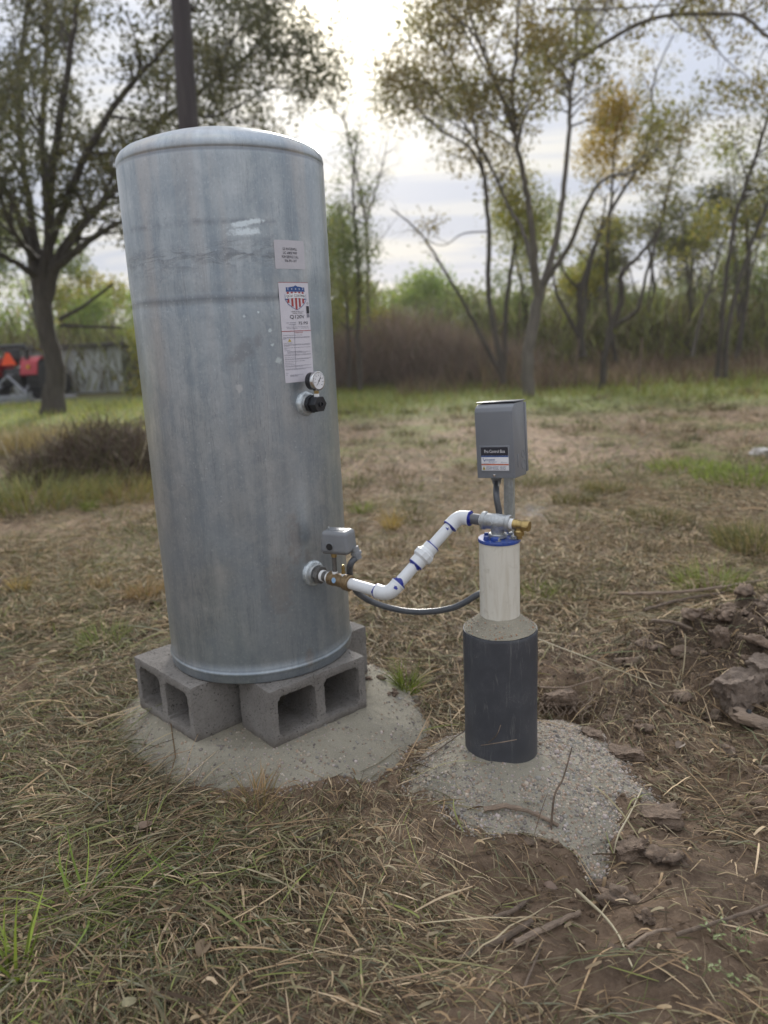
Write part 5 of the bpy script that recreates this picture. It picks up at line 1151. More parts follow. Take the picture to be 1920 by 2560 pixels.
sw_ = [(-0.040, 0.002), (-0.037, -0.004), (-0.034, -0.0085), (-0.031, -0.004), (-0.028, 0.001), (-0.031, -0.001), (-0.0338, -0.0055), (-0.0365, -0.002), (-0.038, 0.003)]
mb.add([fl(a, b, 0.0034) for a, b in sw_], [tuple(range(len(sw_)))])
ft(mb, 'FLAGSHIP', -0.013, -0.0030, 0.028, 0.0042, 0.0034, 0.02); ft(mb, 'WELL PRODUCTS', -0.007, -0.0092, 0.027, 0.0026, 0.0034, 0.01); mb.build('maker_mark', 'blueink', pl_, smooth=False)
mb = MB(); ft(mb, 'UL', 0.0235, -0.0105, None, 0.0036, 0.0034, 0.02); ft(mb, 'LISTED', 0.034, -0.0115, 0.012, 0.0018, 0.0034); rect(mb, -0.043, 0.0, -0.0142, -0.0136, 0.0034)
for z in (-0.0235, -0.0265, -0.0295, -0.0325):
    for x0 in (-0.030, -0.008, 0.017): rect(mb, x0, x0 + random.uniform(0.017, 0.022), z - 0.0006, z + 0.0004, 0.0034)
mb.build('small_print', 'greyink', pl_, smooth=False)['kind'] = 'stuff'
mb = MB(); rect(mb, -0.045, 0.045, -0.0195, -0.0155); mb.build('orange_band', 'orangeink', pl_, smooth=False)
mb = MB(); mb.add([fl(-0.042, -0.0335, .0034), fl(-0.032, -0.0335, .0034), fl(-0.037, -0.0215, .0034)], [(0, 1, 2)]); mb.build('warning_triangle', 'yellowink', pl_, smooth=False)
mb = MB(); mb.add([fl(-0.0385, -0.0325, .0036), fl(-0.0355, -0.0325, .0036), fl(-0.037, -0.025, .0036)], [(0, 1, 2)]); mb.build('exclamation_mark', 'ink', pl_, smooth=False)
MB().lathe([(0.0052, 0), (0.0052, 0.0010), (0.0040, 0.0028), (0.0, 0.0032)], bl(-0.004, fy, -0.1025), RB @ Vector((0, -1, 0)), 20).build('screw', 'chrome', cb_)
sx_ = BW / 2
for (yy, zz_, r) in ((0.020, -0.045, 0.0115), (0.022, -0.078, 0.0145)):
    MB().lathe([(r, 0), (r + .0006, 0.0003), (r + 0.0004, 0.0009), (r - .0010, 0.0010), (r - .0012, 0.0002)], bl(sx_, yy, zz_), RB @ Vector((1, 0, 0)), 28).build('knockout_ring', 'box', cb_)
MB().box(bl(sx_ + 0.0004, -0.018, -0.062), 0.0022, 0.009, 0.040, RB, 0.001).build('latch_slot', 'box', cb_)
# post: a galvanised U channel
pb_ = at_d(1268, 1300, 2.36); PT = bl(0.010, 0.030, -BH / 2 + 0.0); PBt = Vector((PT.x - 0.006, PT.y - 0.0, -0.16))
post = empty('metal_post', (PT.x, PT.y, -0.15), 'galvanised steel channel post holding up the grey control box', 'post')
bm = bmesh.new(); w2 = 0.0145; t2 = 0.003; outl = [(-w2, -w2), (-w2 * 0.35, -w2), (-w2 * 0.35, -w2 + t2), (w2 * 0.35, -w2 + t2), (w2 * 0.35, -w2), (w2, -w2), (w2, w2), (-w2, w2)]
Zt = PT.z + 0.006; Lp = Zt + 0.16
va = [bm.verts.new((x, y, 0)) for x, y in outl]; vb_ = [bm.verts.new((x, y, Lp)) for x, y in outl]; n = len(outl)
bm.faces.new(va[::-1]); bm.faces.new(vb_)
for i in range(n): bm.faces.new((va[i], va[(i + 1) % n], vb_[(i + 1) % n], vb_[i]))
bmesh.ops.recalc_face_normals(bm, faces=bm.faces)
MB().bm(bm, (PT.x, PT.y, -0.16), Matrix.Rotation(R_(-22), 3, 'Z')).build('channel', 'post', post, ang=30)
ccn = bl(-0.030, 0.020, -BH / 2)
MB().lathe([(0.0175, 0), (0.018, 0.002), (0.018, 0.011), (0.0145, 0.017), (0.0125, 0.028)], ccn, Vector((0.05, 0, -1)), 24).build('conduit_connector', 'switch', cb_, ang=25)
# flexible conduit from box down behind the well and round to the switch
cd = [ccn + Vector((0.001, 0, -0.018)), at_d(1241, 1240, 2.34), at_d(1249, 1300, 2.35), Vector((WX + 0.020, WY + 0.165, 0.50)), Vector((WX - 0.00, WY + 0.15, 0.42)), at_d(1195, 1486, 2.33), at_d(1130, 1520, 2.36), at_d(1040, 1530, 2.42), at_d(955, 1514, 2.46), at_d(897, 1484, 2.42), at_d(877, 1445, 2.34)]
end = CX + ax * 0.014
cd += [at_d(876, 1412, 2.27), end]
cp = bez(cd, 14)
rad = [0.0098 + 0.00022 * (1 if (i % 2) else -1) for i in range(len(cp))]
o = MB().tube(cp, rad, 18).build('flexible_conduit', 'conduit', loc=cp[0]); tag(o, 'dark grey flexible conduit looping from the control box down and across to the pressure switch', 'conduit')
DBG = False

# ------------------------------------------------------------------ trees
rt = random.Random(42)
class Tree:
    def __init__(s, name, label, cat='tree', group=None, bark='bark', pal=None, leaf=0.06, nl=8, lr=0.22, seed=1, reach=1.0, mat='leaf', dens=1.0, tw=1.0):
        s.root = None; s.name = name; s.label = label; s.cat = cat; s.group = group; s.bark = bark; s.mb = MB(); s.leafpts = []; s.pal = np.array(pal) if pal is not None else None
        s.leaf = leaf; s.nl = nl; s.lr = lr; s.r = random.Random(seed); s.reach = reach; s.mat = mat; s.dens = dens; s.base = None; s.tw = tw; s.thin = 0.8
    def limb(s, pts, r0, r1, sub=1.0, start=0.3, leafy=True, n=8):
        r0 *= s.thin; r1 *= s.thin; Q = bez(pts, 5); k = len(Q)
        for i in range(1, k - 1): Q[i] = Q[i] + Vector((s.r.uniform(-1, 1), s.r.uniform(-1, 1), s.r.uniform(-.6, .6))) * min(r0 * 0.22, 0.018)
        rad = [r0 + (r1 - r0) * (i / (k - 1)) ** 0.8 for i in range(k)]
        s.mb.tube(Q, rad, n)
        if s.base is None: s.base = Q[0].copy()
        if sub > 0: s.branch(Q, rad, sub, start, 0, leafy)
        return Q
    def branch(s, Q, rad, dens, start, lvl, leafy):
        L = sum((b - a).length for a, b in zip(Q, Q[1:])); k = len(Q)
        nb = max(2, int(L * (3.2 if lvl == 0 else 4.5) * dens))
        for _ in range(nb):
            t = start + (1 - start) * s.r.random(); i = min(k - 2, int(t * (k - 1))); p = Q[i].lerp(Q[i + 1], s.r.random()); tan = (Q[i + 1] - Q[i]).normalized()
            d = Vector((s.r.gauss(0, 1), s.r.gauss(0, 1), s.r.gauss(0, 1))); d = (d - tan * d.dot(tan)).normalized()
            d = (tan * s.r.uniform(0.3, 1.1) + d + Vector((0, 0, s.r.uniform(0.0, 0.55)))).normalized()
            l = (s.r.uniform(0.5, 1.3) if lvl == 0 else s.r.uniform(0.22, 0.55)) * s.reach * (1.15 - 0.5 * t)
            r = min(rad[i] * 0.55, 0.022 * s.reach if lvl == 0 else 0.008) * s.tw
            m1 = p + d * l * 0.5 + Vector((s.r.uniform(-1, 1), s.r.uniform(-1, 1), s.r.uniform(-.5, 1))) * l * 0.12
            e = p + d * l + Vector((s.r.uniform(-1, 1), s.r.uniform(-1, 1), s.r.uniform(-1, 1))) * l * 0.2
            q = bez([p, m1, e], 3); rr = [r + (0.002 - r) * j / (len(q) - 1) for j in range(len(q))]
            s.mb.tube(q, rr, 5 if lvl == 0 else 3, False)
            if lvl == 0: s.branch(q, rr, s.dens, 0.25, 1, leafy)
            if leafy:
                for z in ((1.0, 0.75, 0.5) if lvl else (1.0,)):
                    s.leafpts.append(p.lerp(e, z))
    def cloud(s, c, r, n):       # foliage mass of clumps
        for _ in range(n):
            d = Vector((s.r.gauss(0, 1), s.r.gauss(0, 1), s.r.gauss(0, 1))).normalized() * (s.r.random() ** 0.45)
            s.leafpts.append(Vector(c) + Vector((d.x * r[0], d.y * r[1], d.z * r[2])))
    def finish(s, cap=26000):
        b = s.base; s.root = empty(s.name, (b.x, b.y, b.z), s.label, s.cat, s.group)
        if s.mb.v: s.mb.build('trunk', s.bark, s.root)
        if s.pal is None or not s.leafpts: return s.root
        print('leafpts', s.label[:30], len(s.leafpts)) if DBG else None
        P = np.array([p[:] for p in s.leafpts]); n = min(cap, int(len(P) * s.nl)); g = np.random.default_rng(len(P) + 5)
        idx = g.integers(0, len(P), n); c = P[idx] + g.normal(0, s.lr * 0.5, (n, 3))
        a = g.normal(size=(n, 3)); a /= np.linalg.norm(a, axis=1)[:, None]; b2 = g.normal(size=(n, 3)); b2 -= a * (a * b2).sum(1)[:, None]; b2 /= np.linalg.norm(b2, axis=1)[:, None]
        l = s.leaf * g.uniform(0.6, 1.3, (n, 1)); w_ = l * 0.38
        V = np.stack([c - a * l / 2, c + b2 * w_ / 2, c + a * l / 2, c - b2 * w_ / 2], 1)
        clump = s.pal[np.array([hash((int(q[0] * 1.3), int(q[1] * 1.3), int(q[2] * 1.3))) % len(s.pal) for q in P[idx]])]
        col = (clump * 0.6 + s.pal[g.integers(0, len(s.pal), n)] * 0.4) * g.uniform(0.7, 1.25, (n, 1))
        o = npmesh('crown', V.reshape(-1, 3), np.arange(n * 4).reshape(n, 4), s.mat, np.repeat(col, 4, 0), parent=s.root)
        return s.root
OLIVE = [[0.086, 0.090, 0.046], [0.110, 0.105, 0.053], [0.070, 0.074, 0.046], [0.139, 0.121, 0.058]]
RUSS = [[0.212, 0.155, 0.066], [0.261, 0.204, 0.074], [0.163, 0.138, 0.066], [0.196, 0.196, 0.066]]
YGR = [[0.290, 0.269, 0.061], [0.231, 0.250, 0.061], [0.367, 0.286, 0.069], [0.193, 0.214, 0.069]]
YEL2 = [[0.455, 0.315, 0.061], [0.385, 0.298, 0.070], [0.333, 0.228, 0.052]]
def limbs(T, Y, specs):
    """specs: (points as (x, y[, depth offset]) in the 1659 x 2212 view, r0, r1, sub, start)"""
    for sp in specs:
        pts, r0, r1, sub, st = sp; T.limb([dy(p[0], p[1], Y + (p[2] if len(p) > 2 else 0)) for p in pts], r0, r1, sub, st)
# big tree at the left
Y = 15.3
T = Tree('broadleaf_tree', 'large spreading dark tree at the left edge behind the field', pal=OLIVE, bark='dark_bark', leaf=0.11, nl=15, lr=0.34, seed=3, reach=1.25, dens=0.85, tw=1.2)
T.limb([dy(112, 905, Y), dy(120, 800, Y), dy(98, 700, Y), dy(95, 640, Y), dy(100, 560, Y)], 0.26, 0.16, 0, 0.9, n=14)
T.limb([dy(92, 915, Y - .1), dy(100, 870, Y - .05), dy(112, 800, Y)], 0.16, 0.12, 0)
T.limb([dy(136, 915, Y - .15), dy(128, 870, Y - .08), dy(120, 800, Y)], 0.17, 0.12, 0)
limbs(T, Y, [([(95, 670), (70, 560), (30, 440, .5), (-40, 330, 1), (-120, 200, 1.4)], .15, .03, 1.2, .15),
 ([(98, 640), (105, 520), (110, 400, -.3), (125, 280, -.6), (150, 130, -.8), (175, -40, -1), (190, -160, -1)], .17, .03, 1.1, .2),
 ([(100, 650), (135, 540), (200, 460, .6), (270, 380, 1.2), (330, 280, 1.8), (420, 200, 2.2)], .15, .04, 1.1, .2),
 ([(105, 590), (180, 530, -.5), (240, 490, -1), (300, 465, -1.4)], .11, .04, 1.0, .2),
 ([(92, 610), (60, 420, .8), (40, 220, 1.4), (60, 0, 1.8), (70, -120, 2)], .13, .03, 1.1, .2),
 ([(110, 520), (180, 350, -.8), (260, 210, -1.3), (350, 110, -1.6), (430, 0, -1.8)], .12, .02, 1.0, .25),
 ([(105, 470), (90, 300, .4), (100, 110, .8), (95, -90, 1)], .11, .03, 1.1, .2),
 ([(330, 280, 1.8), (420, 205, 2), (520, 130, 2.2), (610, 60, 2.4)], .06, .02, 1.6, .1),
 ([(390, 240, 1.8), (470, 250, 2), (590, 190, 2.2), (680, 215, 2.4)], .05, .015, 1.7, .1),
 ([(450, 200, 2), (520, 60, 2.2), (600, -40, 2.4)], .05, .015, 1.7, .1),
 ([(420, 205, 2), (560, 110, 2.1), (660, 110, 2.2), (700, 150, 2.2)], .04, .012, 1.7, .1),
 ([(250, 390, 1.2), (330, 330, 1.4), (450, 330, 1.6), (560, 290, 1.8)], .04, .012, 1.2, .1),
 ([(85, 600), (20, 560, -.6), (-60, 520, -1)], .10, .03, 1.0, .2), ([(80, 560), (30, 500, -1), (-30, 350, -1.6), (-60, 250, -2)], .08, .02, 1.2, .1),
 ([(130, 560), (220, 440, -1), (330, 360, -1.4), (420, 300, -1.6)], .07, .02, 1.0, .1)])
T.limb([dy(128, 690, Y), dy(180, 662, Y), dy(245, 612, Y)], 0.055, 0.03, 0.0); T.limb([dy(130, 703, Y), dy(200, 706, Y), dy(262, 708, Y)], 0.045, 0.025, 0.0)
T.finish(80000)
# trees on the right
Y = 14.4
T = Tree('forked_tree', 'tall forked tree with russet leaves right of centre', pal=RUSS, leaf=0.10, nl=13, lr=0.26, seed=5, reach=1.05, bark='pale_bark', dens=0.8, group=None)
T.limb([dy(1142, 858, Y), dy(1140, 790, Y), dy(1146, 725, Y), dy(1168, 620, Y)], 0.15, 0.12, 0, n=12)
limbs(T, Y, [([(1160, 640), (1147, 560, .3), (1125, 490, .6), (1097, 445, 1), (1069, 375, 1.2), (1015, 290, 1.4), (930, 240, 1.6)], .075, .015, 1.4, .55),
 ([(1163, 640), (1150, 520, -.3), (1139, 425, -.5), (1124, 350, -.7), (1112, 280, -.9), (1107, 175, -1), (1117, 90, -1), (1124, -60, -1)], .09, .02, 1.3, .45),
 ([(1168, 625), (1199, 525, .2), (1216, 425, .4), (1229, 300, .6), (1232, 200, .8), (1244, 125, 1), (1240, 20, 1.2), (1200, -80, 1.2)], .085, .02, 1.2, .45),
 ([(1175, 615), (1229, 530, -.4), (1269, 435, -.8), (1309, 385, -1), (1369, 370, -1.2), (1424, 320, -1.4)], .07, .015, .8, .6),
 ([(1112, 280, -.9), (1055, 140, -1.2), (1020, 70, -1.4), (960, 20, -1.6)], .05, .012, 1.7, .1),
 ([(1107, 175, -1), (1060, 160, -.6), (1000, 60, 0), (970, -20, .2)], .04, .012, 1.7, .1),
 ([(1232, 140, .8), (1309, 90, .4), (1409, 40, 0), (1529, 30, -.4), (1604, 36, -.6), (1659, 80, -.8), (1720, 120, -1)], .055, .03, 1.2, .3),
 ([(1232, 180, .8), (1180, 120, .9), (1150, 50, 1.1), (1160, -30, 1.2)], .045, .012, 1.6, .1),
 ([(1240, 130, 1), (1300, 40, 1.3), (1340, -30, 1.4)], .04, .012, 1.6, .1),
 ([(1069, 375, 1.2), (990, 250, 1), (920, 180, .8), (880, 170, .6)], .035, .01, 1.8, .1),
 ([(1122, 290, -.7), (1135, 250, -.9), (1175, 200, -1), (1210, 180, -1)], .025, .01, 1.2, .3),
 ([(1180, 20, 0), (1300, 20, 0), (1450, 10, 0), (1560, -10, 0)], .03, .01, 1.3, .1),
 ([(1500, 32, -.4), (1560, 120, -.4), (1620, 170, -.4)], .02, .008, 1.0, .2)])
T.finish(60000)
T = Tree('leaning_tree', 'slender tree just left of the forked one, its crown leaning left', pal=RUSS, leaf=0.08, nl=13, lr=0.25, seed=8, reach=.95, dens=.7)
Y = 15.2
T.limb([dy(1088, 828, Y), dy(1070, 720, Y), dy(1055, 620, Y), dy(1055, 500, Y), dy(1047, 380, Y)], .075, .05, 0)
limbs(T, Y, [([(1047, 380), (1015, 320, .3), (950, 280, .6), (900, 230, .8), (860, 180, 1)], .045, .012, 1.9, .15), ([(1047, 385), (1030, 300, -.3), (1010, 200, -.5), (960, 110, -.7), (900, 60, -.8)], .04, .012, 1.8, .15), ([(1055, 500), (1000, 505, 0), (960, 530, 0), (920, 520, 0)], .02, .008, .4, .3)])
T.finish(30000)
T = Tree('twin_trunk', 'dark straight trunk standing between the slender and the forked tree', pal=YGR, leaf=0.08, nl=13, lr=0.3, seed=9, reach=.9, cat='tree', dens=.7)
limbs(T, 16, [([(1088, 822), (1092, 680), (1105, 575), (1115, 500), (1118, 420)], .075, .03, 1.3, .5)]); T.cloud(dy(1120, 470, 16), (.55, .6, 1.1), 260); T.finish(16000)
T = Tree('bare_leaning_tree', 'thin bare tree leaning sharply left before the brush', pal=RUSS, leaf=0.07, nl=1.5, lr=0.2, seed=10, reach=.8, dens=.5)
limbs(T, 16.5, [([(1085, 815), (1040, 730), (1015, 680), (954, 575), (904, 500), (844, 450)], .07, .015, .35, .6)]); T.finish(1500)
T = Tree('dark_forked_tree', 'dark tree with a low crooked fork right of the tall forked one', pal=[[0.228, 0.210, 0.070], [0.298, 0.228, 0.070], [0.175, 0.175, 0.070]], leaf=0.08, nl=12, lr=0.26, seed=12, reach=.95, dens=.7)
Y = 16.2
limbs(T, Y, [([(1257, 772), (1254, 700), (1254, 610)], .12, .08, 0, .9), ([(1255, 630), (1289, 520, .3), (1329, 440, .5), (1384, 350, .7), (1409, 260, .8), (1412, 175, .9), (1455, 70, 1)], .07, .015, 1.1, .4), ([(1254, 625), (1235, 610, -.2), (1215, 580, -.3), (1205, 540, -.4)], .04, .02, .4, .5),
 ([(1255, 735), (1210, 650, 0), (1196, 600, .2), (1205, 560, .3)], .06, .02, .3, .5), ([(1260, 700), (1270, 600, .5), (1300, 480, .6), (1310, 420, .7)], .05, .02, .8, .4)]); T.finish(32000)
T = Tree('crooked_tree', 'crooked dark tree with its trunk bending right, among brown weeds', pal=[[0.228, 0.210, 0.070], [0.175, 0.193, 0.070], [0.315, 0.245, 0.088]], leaf=0.08, nl=12, lr=0.26, seed=14, reach=.9, dens=.7)
Y = 15
limbs(T, Y, [([(1299, 848), (1305, 780), (1319, 712), (1344, 650)], .09, .07, 0, .9), ([(1344, 650), (1344, 590), (1384, 550, .2), (1424, 495, .3), (1439, 425, .4), (1474, 300, .5), (1490, 240, .5)], .07, .012, 1.0, .45), ([(1325, 705), (1375, 670, -.2), (1394, 600, -.2), (1429, 475, -.3), (1445, 400, -.3)], .06, .015, .8, .45)]); T.finish(26000)
T = Tree('leaning_pair_tree', 'dark leaning tree near the right edge with two close stems', pal=OLIVE, leaf=0.08, nl=11, lr=0.26, seed=16, reach=.9, dens=.7)
Y = 14.8
limbs(T, Y, [([(1550, 815), (1557, 720), (1564, 640), (1589, 475), (1629, 350), (1675, 200), (1700, 100)], .075, .03, .9, .5), ([(1566, 815), (1572, 720), (1605, 580, .2), (1655, 450, .3), (1700, 350, .4)], .07, .03, .8, .4)]); T.finish(20000)
T = Tree('pale_trunk_tree', 'thin pale trunk leaning right beyond the weeds', pal=OLIVE, leaf=0.08, nl=11, lr=0.3, seed=17, reach=.9, bark='pale_bark', dens=.6)
limbs(T, 18, [([(1495, 770), (1510, 700), (1535, 610), (1560, 520)], .07, .03, .9, .5)]); T.finish(5000)
T = Tree('yellow_tree', 'small tree with golden yellow leaves behind the forked tree', pal=YEL2, leaf=0.09, nl=13, lr=0.28, seed=18, reach=.8, dens=.8)
limbs(T, 17.5, [([(1330, 780), (1310, 600), (1320, 430), (1330, 300), (1340, 220)], .07, .02, .8, .45)]); T.cloud(dy(1330, 245, 17.5), (.55, .5, .55), 190); T.cloud(dy(1290, 330, 17.5), (.5, .5, .45), 110); T.finish(16000)
# thin trees right of the tank
T = Tree('slim_tree', 'slim dark tree standing immediately right of the tank', pal=[[0.123, 0.158, 0.070], [0.175, 0.210, 0.070], [0.158, 0.149, 0.070]], leaf=0.08, nl=12, lr=0.26, seed=20, reach=.7, dens=.7)
limbs(T, 16, [([(778, 842), (773, 720), (775, 600), (768, 500), (762, 420), (770, 300)], .07, .02, 1.0, .35)]); T.cloud(dy(765, 530, 16), (.5, .5, .45), 130); T.cloud(dy(735, 610, 16), (.5, .5, .5), 90); T.cloud(dy(790, 640, 16), (.4, .4, .3), 40); T.finish(16000)
T = Tree('slim_tree', 'second slim trunk between the tank edge and the first slim tree', pal=[[0.158, 0.175, 0.070], [0.210, 0.210, 0.070]], leaf=0.08, nl=11, lr=0.26, seed=21, reach=.7, dens=.6)
limbs(T, 17, [([(755, 838), (752, 720), (745, 600), (740, 480)], .06, .02, 1.0, .3)]); T.finish(5000)
T = Tree('bare_tree', 'nearly leafless pale tree rising behind the slim trees', pal=[[0.280, 0.280, 0.210], [0.210, 0.210, 0.158]], leaf=0.06, nl=1.6, lr=0.22, seed=22, reach=1.2, dens=1.0, bark='pale_bark')
limbs(T, 21, [([(800, 800), (795, 650), (790, 480), (760, 330), (740, 250)], .08, .02, 1.3, .35), ([(790, 480), (820, 380), (840, 290)], .04, .01, 1.2, .2)]); T.finish(4000)
# utility pole
Y = 12.5; a = dy(386, -60, Y); b = dy(408, 290, Y); d = (b - a).normalized(); tt = (-0.12 - b.z) / d.z; foot = b + d * tt
pole = empty('utility_pole', foot, 'thick dark wooden utility pole rising behind the tank', 'utility pole')
MB().tube([foot, b, a, a - d * 3.0], [0.165, 0.150, 0.135, 0.11], 24).build('shaft', 'pole', pole)

# background trees and shrubs as rounded leafy masses with gaps
def shrub(x, y, Yd, rx, rz, pal, label, n=420, leaf=0.16, cap=5200, seed=1, trunk=True, group='background shrubs and trees', name='background_tree', cat='tree'):
    T = Tree(name, label, pal=pal, leaf=leaf, nl=11, lr=0.35, seed=seed, group=group, cat=cat, dens=.4)
    c = dy(x, y, Yd); g = Vector((c.x, Yd, -0.12)); r = random.Random(seed)
    T.limb([g, g.lerp(c, 0.5) + Vector((r.uniform(-.3, .3), 0, 0)), c], 0.10, 0.05, 0)
    for _ in range(4): T.limb([g.lerp(c, r.uniform(.2, .6)), c + Vector((r.uniform(-1, 1) * rx * .6, r.uniform(-.5, .5), r.uniform(-.2, .8) * rz))], .04, .01, 0)
    for _ in range(9):
        a = r.uniform(0, 6.28); q = r.random() ** .5; T.cloud(c + Vector((math.cos(a) * q * rx * .8, r.uniform(-.6, .6), math.sin(a) * q * rz * .8)), (rx * r.uniform(.22, .42), .6, rz * r.uniform(.2, .4)), n // 9)
    T.finish(cap)
LG = [[0.258, 0.340, 0.093], [0.202, 0.286, 0.093], [0.313, 0.356, 0.112]]
MG = [[0.181, 0.224, 0.085], [0.145, 0.181, 0.076], [0.236, 0.242, 0.085]]
BG = [(900, 655, 27, 1.9, 1.0, LG, 'rounded bright green tree far behind the brush'), (970, 650, 29, 1.9, 1.1, MG, 'mid green tree right of the rounded bright green one'), (835, 720, 27, 1.1, .7, LG, 'low bright shrub between the tank and the brush'),
 (1115, 560, 22, 1.3, 1.8, MG, 'upright green tree seen through the stems of the forked tree'), (1050, 700, 24, 1.5, 1.1, MG, 'shrubby green tree low behind the slender tree'), (1190, 700, 25, 1.5, 1.3, [[.10, .10, .05], [.12, .11, .05]], 'dull green mass between the forked and the dark tree'),
 (1340, 690, 26, 1.9, 1.2, MG, 'dark green tree filling the gap below the yellow tree'), (1450, 700, 27, 2.1, 1.3, MG, 'broad dark green tree in the right background'), (1540, 640, 25, 1.7, 1.6, OLIVE, 'olive tree behind the pair of leaning stems'), (1640, 620, 24, 1.6, 2.2, MG, 'tall green tree cut by the right edge'),
 (1400, 520, 24, 1.6, 1.2, [[.12, .115, .06], [.14, .13, .06]], 'thin olive crown high in the right background'), (1610, 430, 20, 1.2, 1.6, YGR, 'yellow green crown beside the leaning pair at the right'), (1500, 470, 22, 1.1, 1.1, OLIVE, 'olive crown left of the leaning pair'), (1290, 560, 24, 1.0, 1.0, YGR, 'yellowish crown behind the dark forked tree'),
 (1250, 620, 28, 1.4, 1.0, OLIVE, 'low olive crown in the middle of the treeline'), (20, 680, 26, 2.0, 1.1, LG, 'bright yellow green tree at the far left behind the tractor'), (180, 660, 25, 1.6, 1.2, YGR, 'yellow green tree above the grey shed'), (240, 700, 23, 1.2, 1.0, LG, 'light green tree over the right end of the shed'), (300, 780, 20, .7, 1.2, YGR, 'yellow leaved shrub half hidden by the left side of the tank'),
 (755, 700, 22, 1.0, 1.2, YGR, 'yellow green shrub right beside the tank'), (870, 760, 24, 1.6, .7, [[.14, .12, .06], [.11, .10, .05]], 'low olive brush behind the red thicket'), (720, 560, 24, 1.0, 1.5, MG, 'green tree half hidden by the right side of the tank'),
 (60, 560, 24, 1.5, 1.3, MG, 'mid green tree behind the large left tree'), (-120, 640, 24, 2.2, 1.8, MG, 'green tree beyond the left edge'), (1800, 600, 24, 2.2, 2.4, MG, 'green tree beyond the right edge'), (500, 720, 26, 2.0, 1.6, MG, 'green tree directly behind the tank')]
for i, (x, y, Yd, rx, rz, pal, lab_) in enumerate(BG): shrub(x, y, Yd, rx * 1.15, rz * 1.1, pal, lab_, seed=100 + i, leaf=0.13 if Yd < 24 else 0.16, n=330)
# reddish brown twig thicket
g = np.random.default_rng(8); n = 18000
bx = g.uniform(-1, 1, n * 2); Yp = g.uniform(17.5, 22.5, n * 2); xx = 0.5 + bx * 3.3
prof_h = 1.55 * np.exp(-((xx - 0.6) / 2.0) ** 2) + 0.45 + 0.35 * fbm(xx * 1.5, Yp, 3, 5); k = (xx > -2.6); xx, Yp, prof_h = xx[k][:n], Yp[k][:n], prof_h[k][:n]; m_ = len(xx)
zb = prof_h * g.random(m_) * 0.75 - 0.1
V, F, T_ = ribbons(m_, xx, Yp, g.uniform(0.3, 0.8, m_), g.uniform(0.008, 0.018, m_), g.uniform(0, 6.3, m_), np.zeros(m_), g.normal(0, .6, m_), g.uniform(-0.3, 0.8, m_), pick(np.array([[0.20, 0.155, 0.145], [0.16, 0.13, 0.12], [0.25, 0.195, 0.18], [0.18, 0.165, 0.13]]), m_), K=4, up=g.uniform(0.5, 1.5, m_), base=zb)
tag(npmesh('twig_thicket', V, F, 'straw', T_), 'hazy reddish brown thicket of bare brush behind the field', 'thicket', None, 'stuff')
# undergrowth along the whole wood edge, so the field ends in shade
n = 20000; xx = g.uniform(-16, 18, n); Yp = g.uniform(21, 27, n); m_ = n
V, F, T_ = ribbons(m_, xx, Yp, g.uniform(0.4, 1.2, m_), g.uniform(0.03, 0.07, m_), g.uniform(0, 6.3, m_), np.zeros(m_), g.normal(0, .6, m_), g.uniform(-0.3, 0.8, m_), pick(np.array([[0.19, 0.22, 0.10], [0.22, 0.20, 0.13], [0.16, 0.16, 0.10], [0.27, 0.31, 0.11]]), m_), K=4, up=g.uniform(0.5, 1.5, m_), base=g.random(m_) ** 1.4 * 1.5 - 0.1)
tag(npmesh('undergrowth', V, F, 'straw', T_), 'dense undergrowth along the edge of the wood', 'undergrowth', None, 'stuff')
# far wood line
n = 22000; xx = g.uniform(-45, 50, n); Yp = g.uniform(38, 46, n); hh = 3.2 + 1.6 * fbm(xx * .25, Yp * .0, 4, 5); zb = g.random(n) * hh
V, F, T_ = ribbons(n, xx, Yp, g.uniform(0.3, 0.9, n), g.uniform(0.12, 0.3, n), g.uniform(0, 6.3, n), np.zeros(n), g.normal(0, .6, n), g.uniform(-0.3, 0.8, n), pick(np.array([[0.22, 0.26, 0.16], [0.19, 0.23, 0.15], [0.24, 0.23, 0.16]]), n), K=3, up=g.uniform(-0.5, 1.5, n), base=zb)
tag(npmesh('far_wood', V, F, 'leaf', T_), 'hazy far wood closing the view behind the trees', 'wood', None, 'stuff')
# brush heap left of the tank
pz = at_z(225 * DS, 1035 * DS, -0.1); mb = MB(); r = random.Random(4); hp = empty('brush_heap', (pz.x, pz.y, -0.1), 'dark heap of dead brush and weeds left of the tank', 'brush heap')
for i in range(900):
    a = r.uniform(0, 6.28); q = r.random() ** .5; p = Vector((pz.x + math.cos(a) * q * 0.95, pz.y + 0.4 + math.sin(a) * q * 0.8, -0.1 + r.random() * 0.42 * (1 - q * q) + 0.02)); d = Vector((r.gauss(0, 1), r.gauss(0, 1), abs(r.gauss(0, .6)))).normalized() * r.uniform(0.15, 0.5)
    mb.tube([p, p + d * .5 + Vector((0, 0, r.uniform(-.03, .06))), p + d], [0.005, 0.004, 0.002], 3, False)
mb.build('twigs', 'twig', hp)
n = 5000; a = g.uniform(0, 6.28, n); q = g.random(n) ** .5; xx = pz.x + np.cos(a) * q * 1.05; Yp = pz.y + 0.4 + np.sin(a) * q * 0.9
V, F, T_ = ribbons(n, xx, Yp, g.uniform(0.12, 0.4, n), g.uniform(0.006, 0.014, n), g.uniform(0, 6.3, n), np.zeros(n), g.normal(0, .6, n), g.uniform(0, 1.2, n), pick(np.array([[0.09, 0.065, 0.055], [0.13, 0.10, 0.075], [0.12, 0.13, 0.06], [0.075, 0.06, 0.05]]), n), K=4, up=g.uniform(0.3, 1.5, n), base=-0.1 + g.random(n) * 0.5 * (1 - q * q) * (0.7 + 0.6 * fbm(xx * 2, Yp * 2, 2, 3)))
o = npmesh('dead_weeds', V, F, 'straw', T_, parent=hp); o['kind'] = 'stuff'
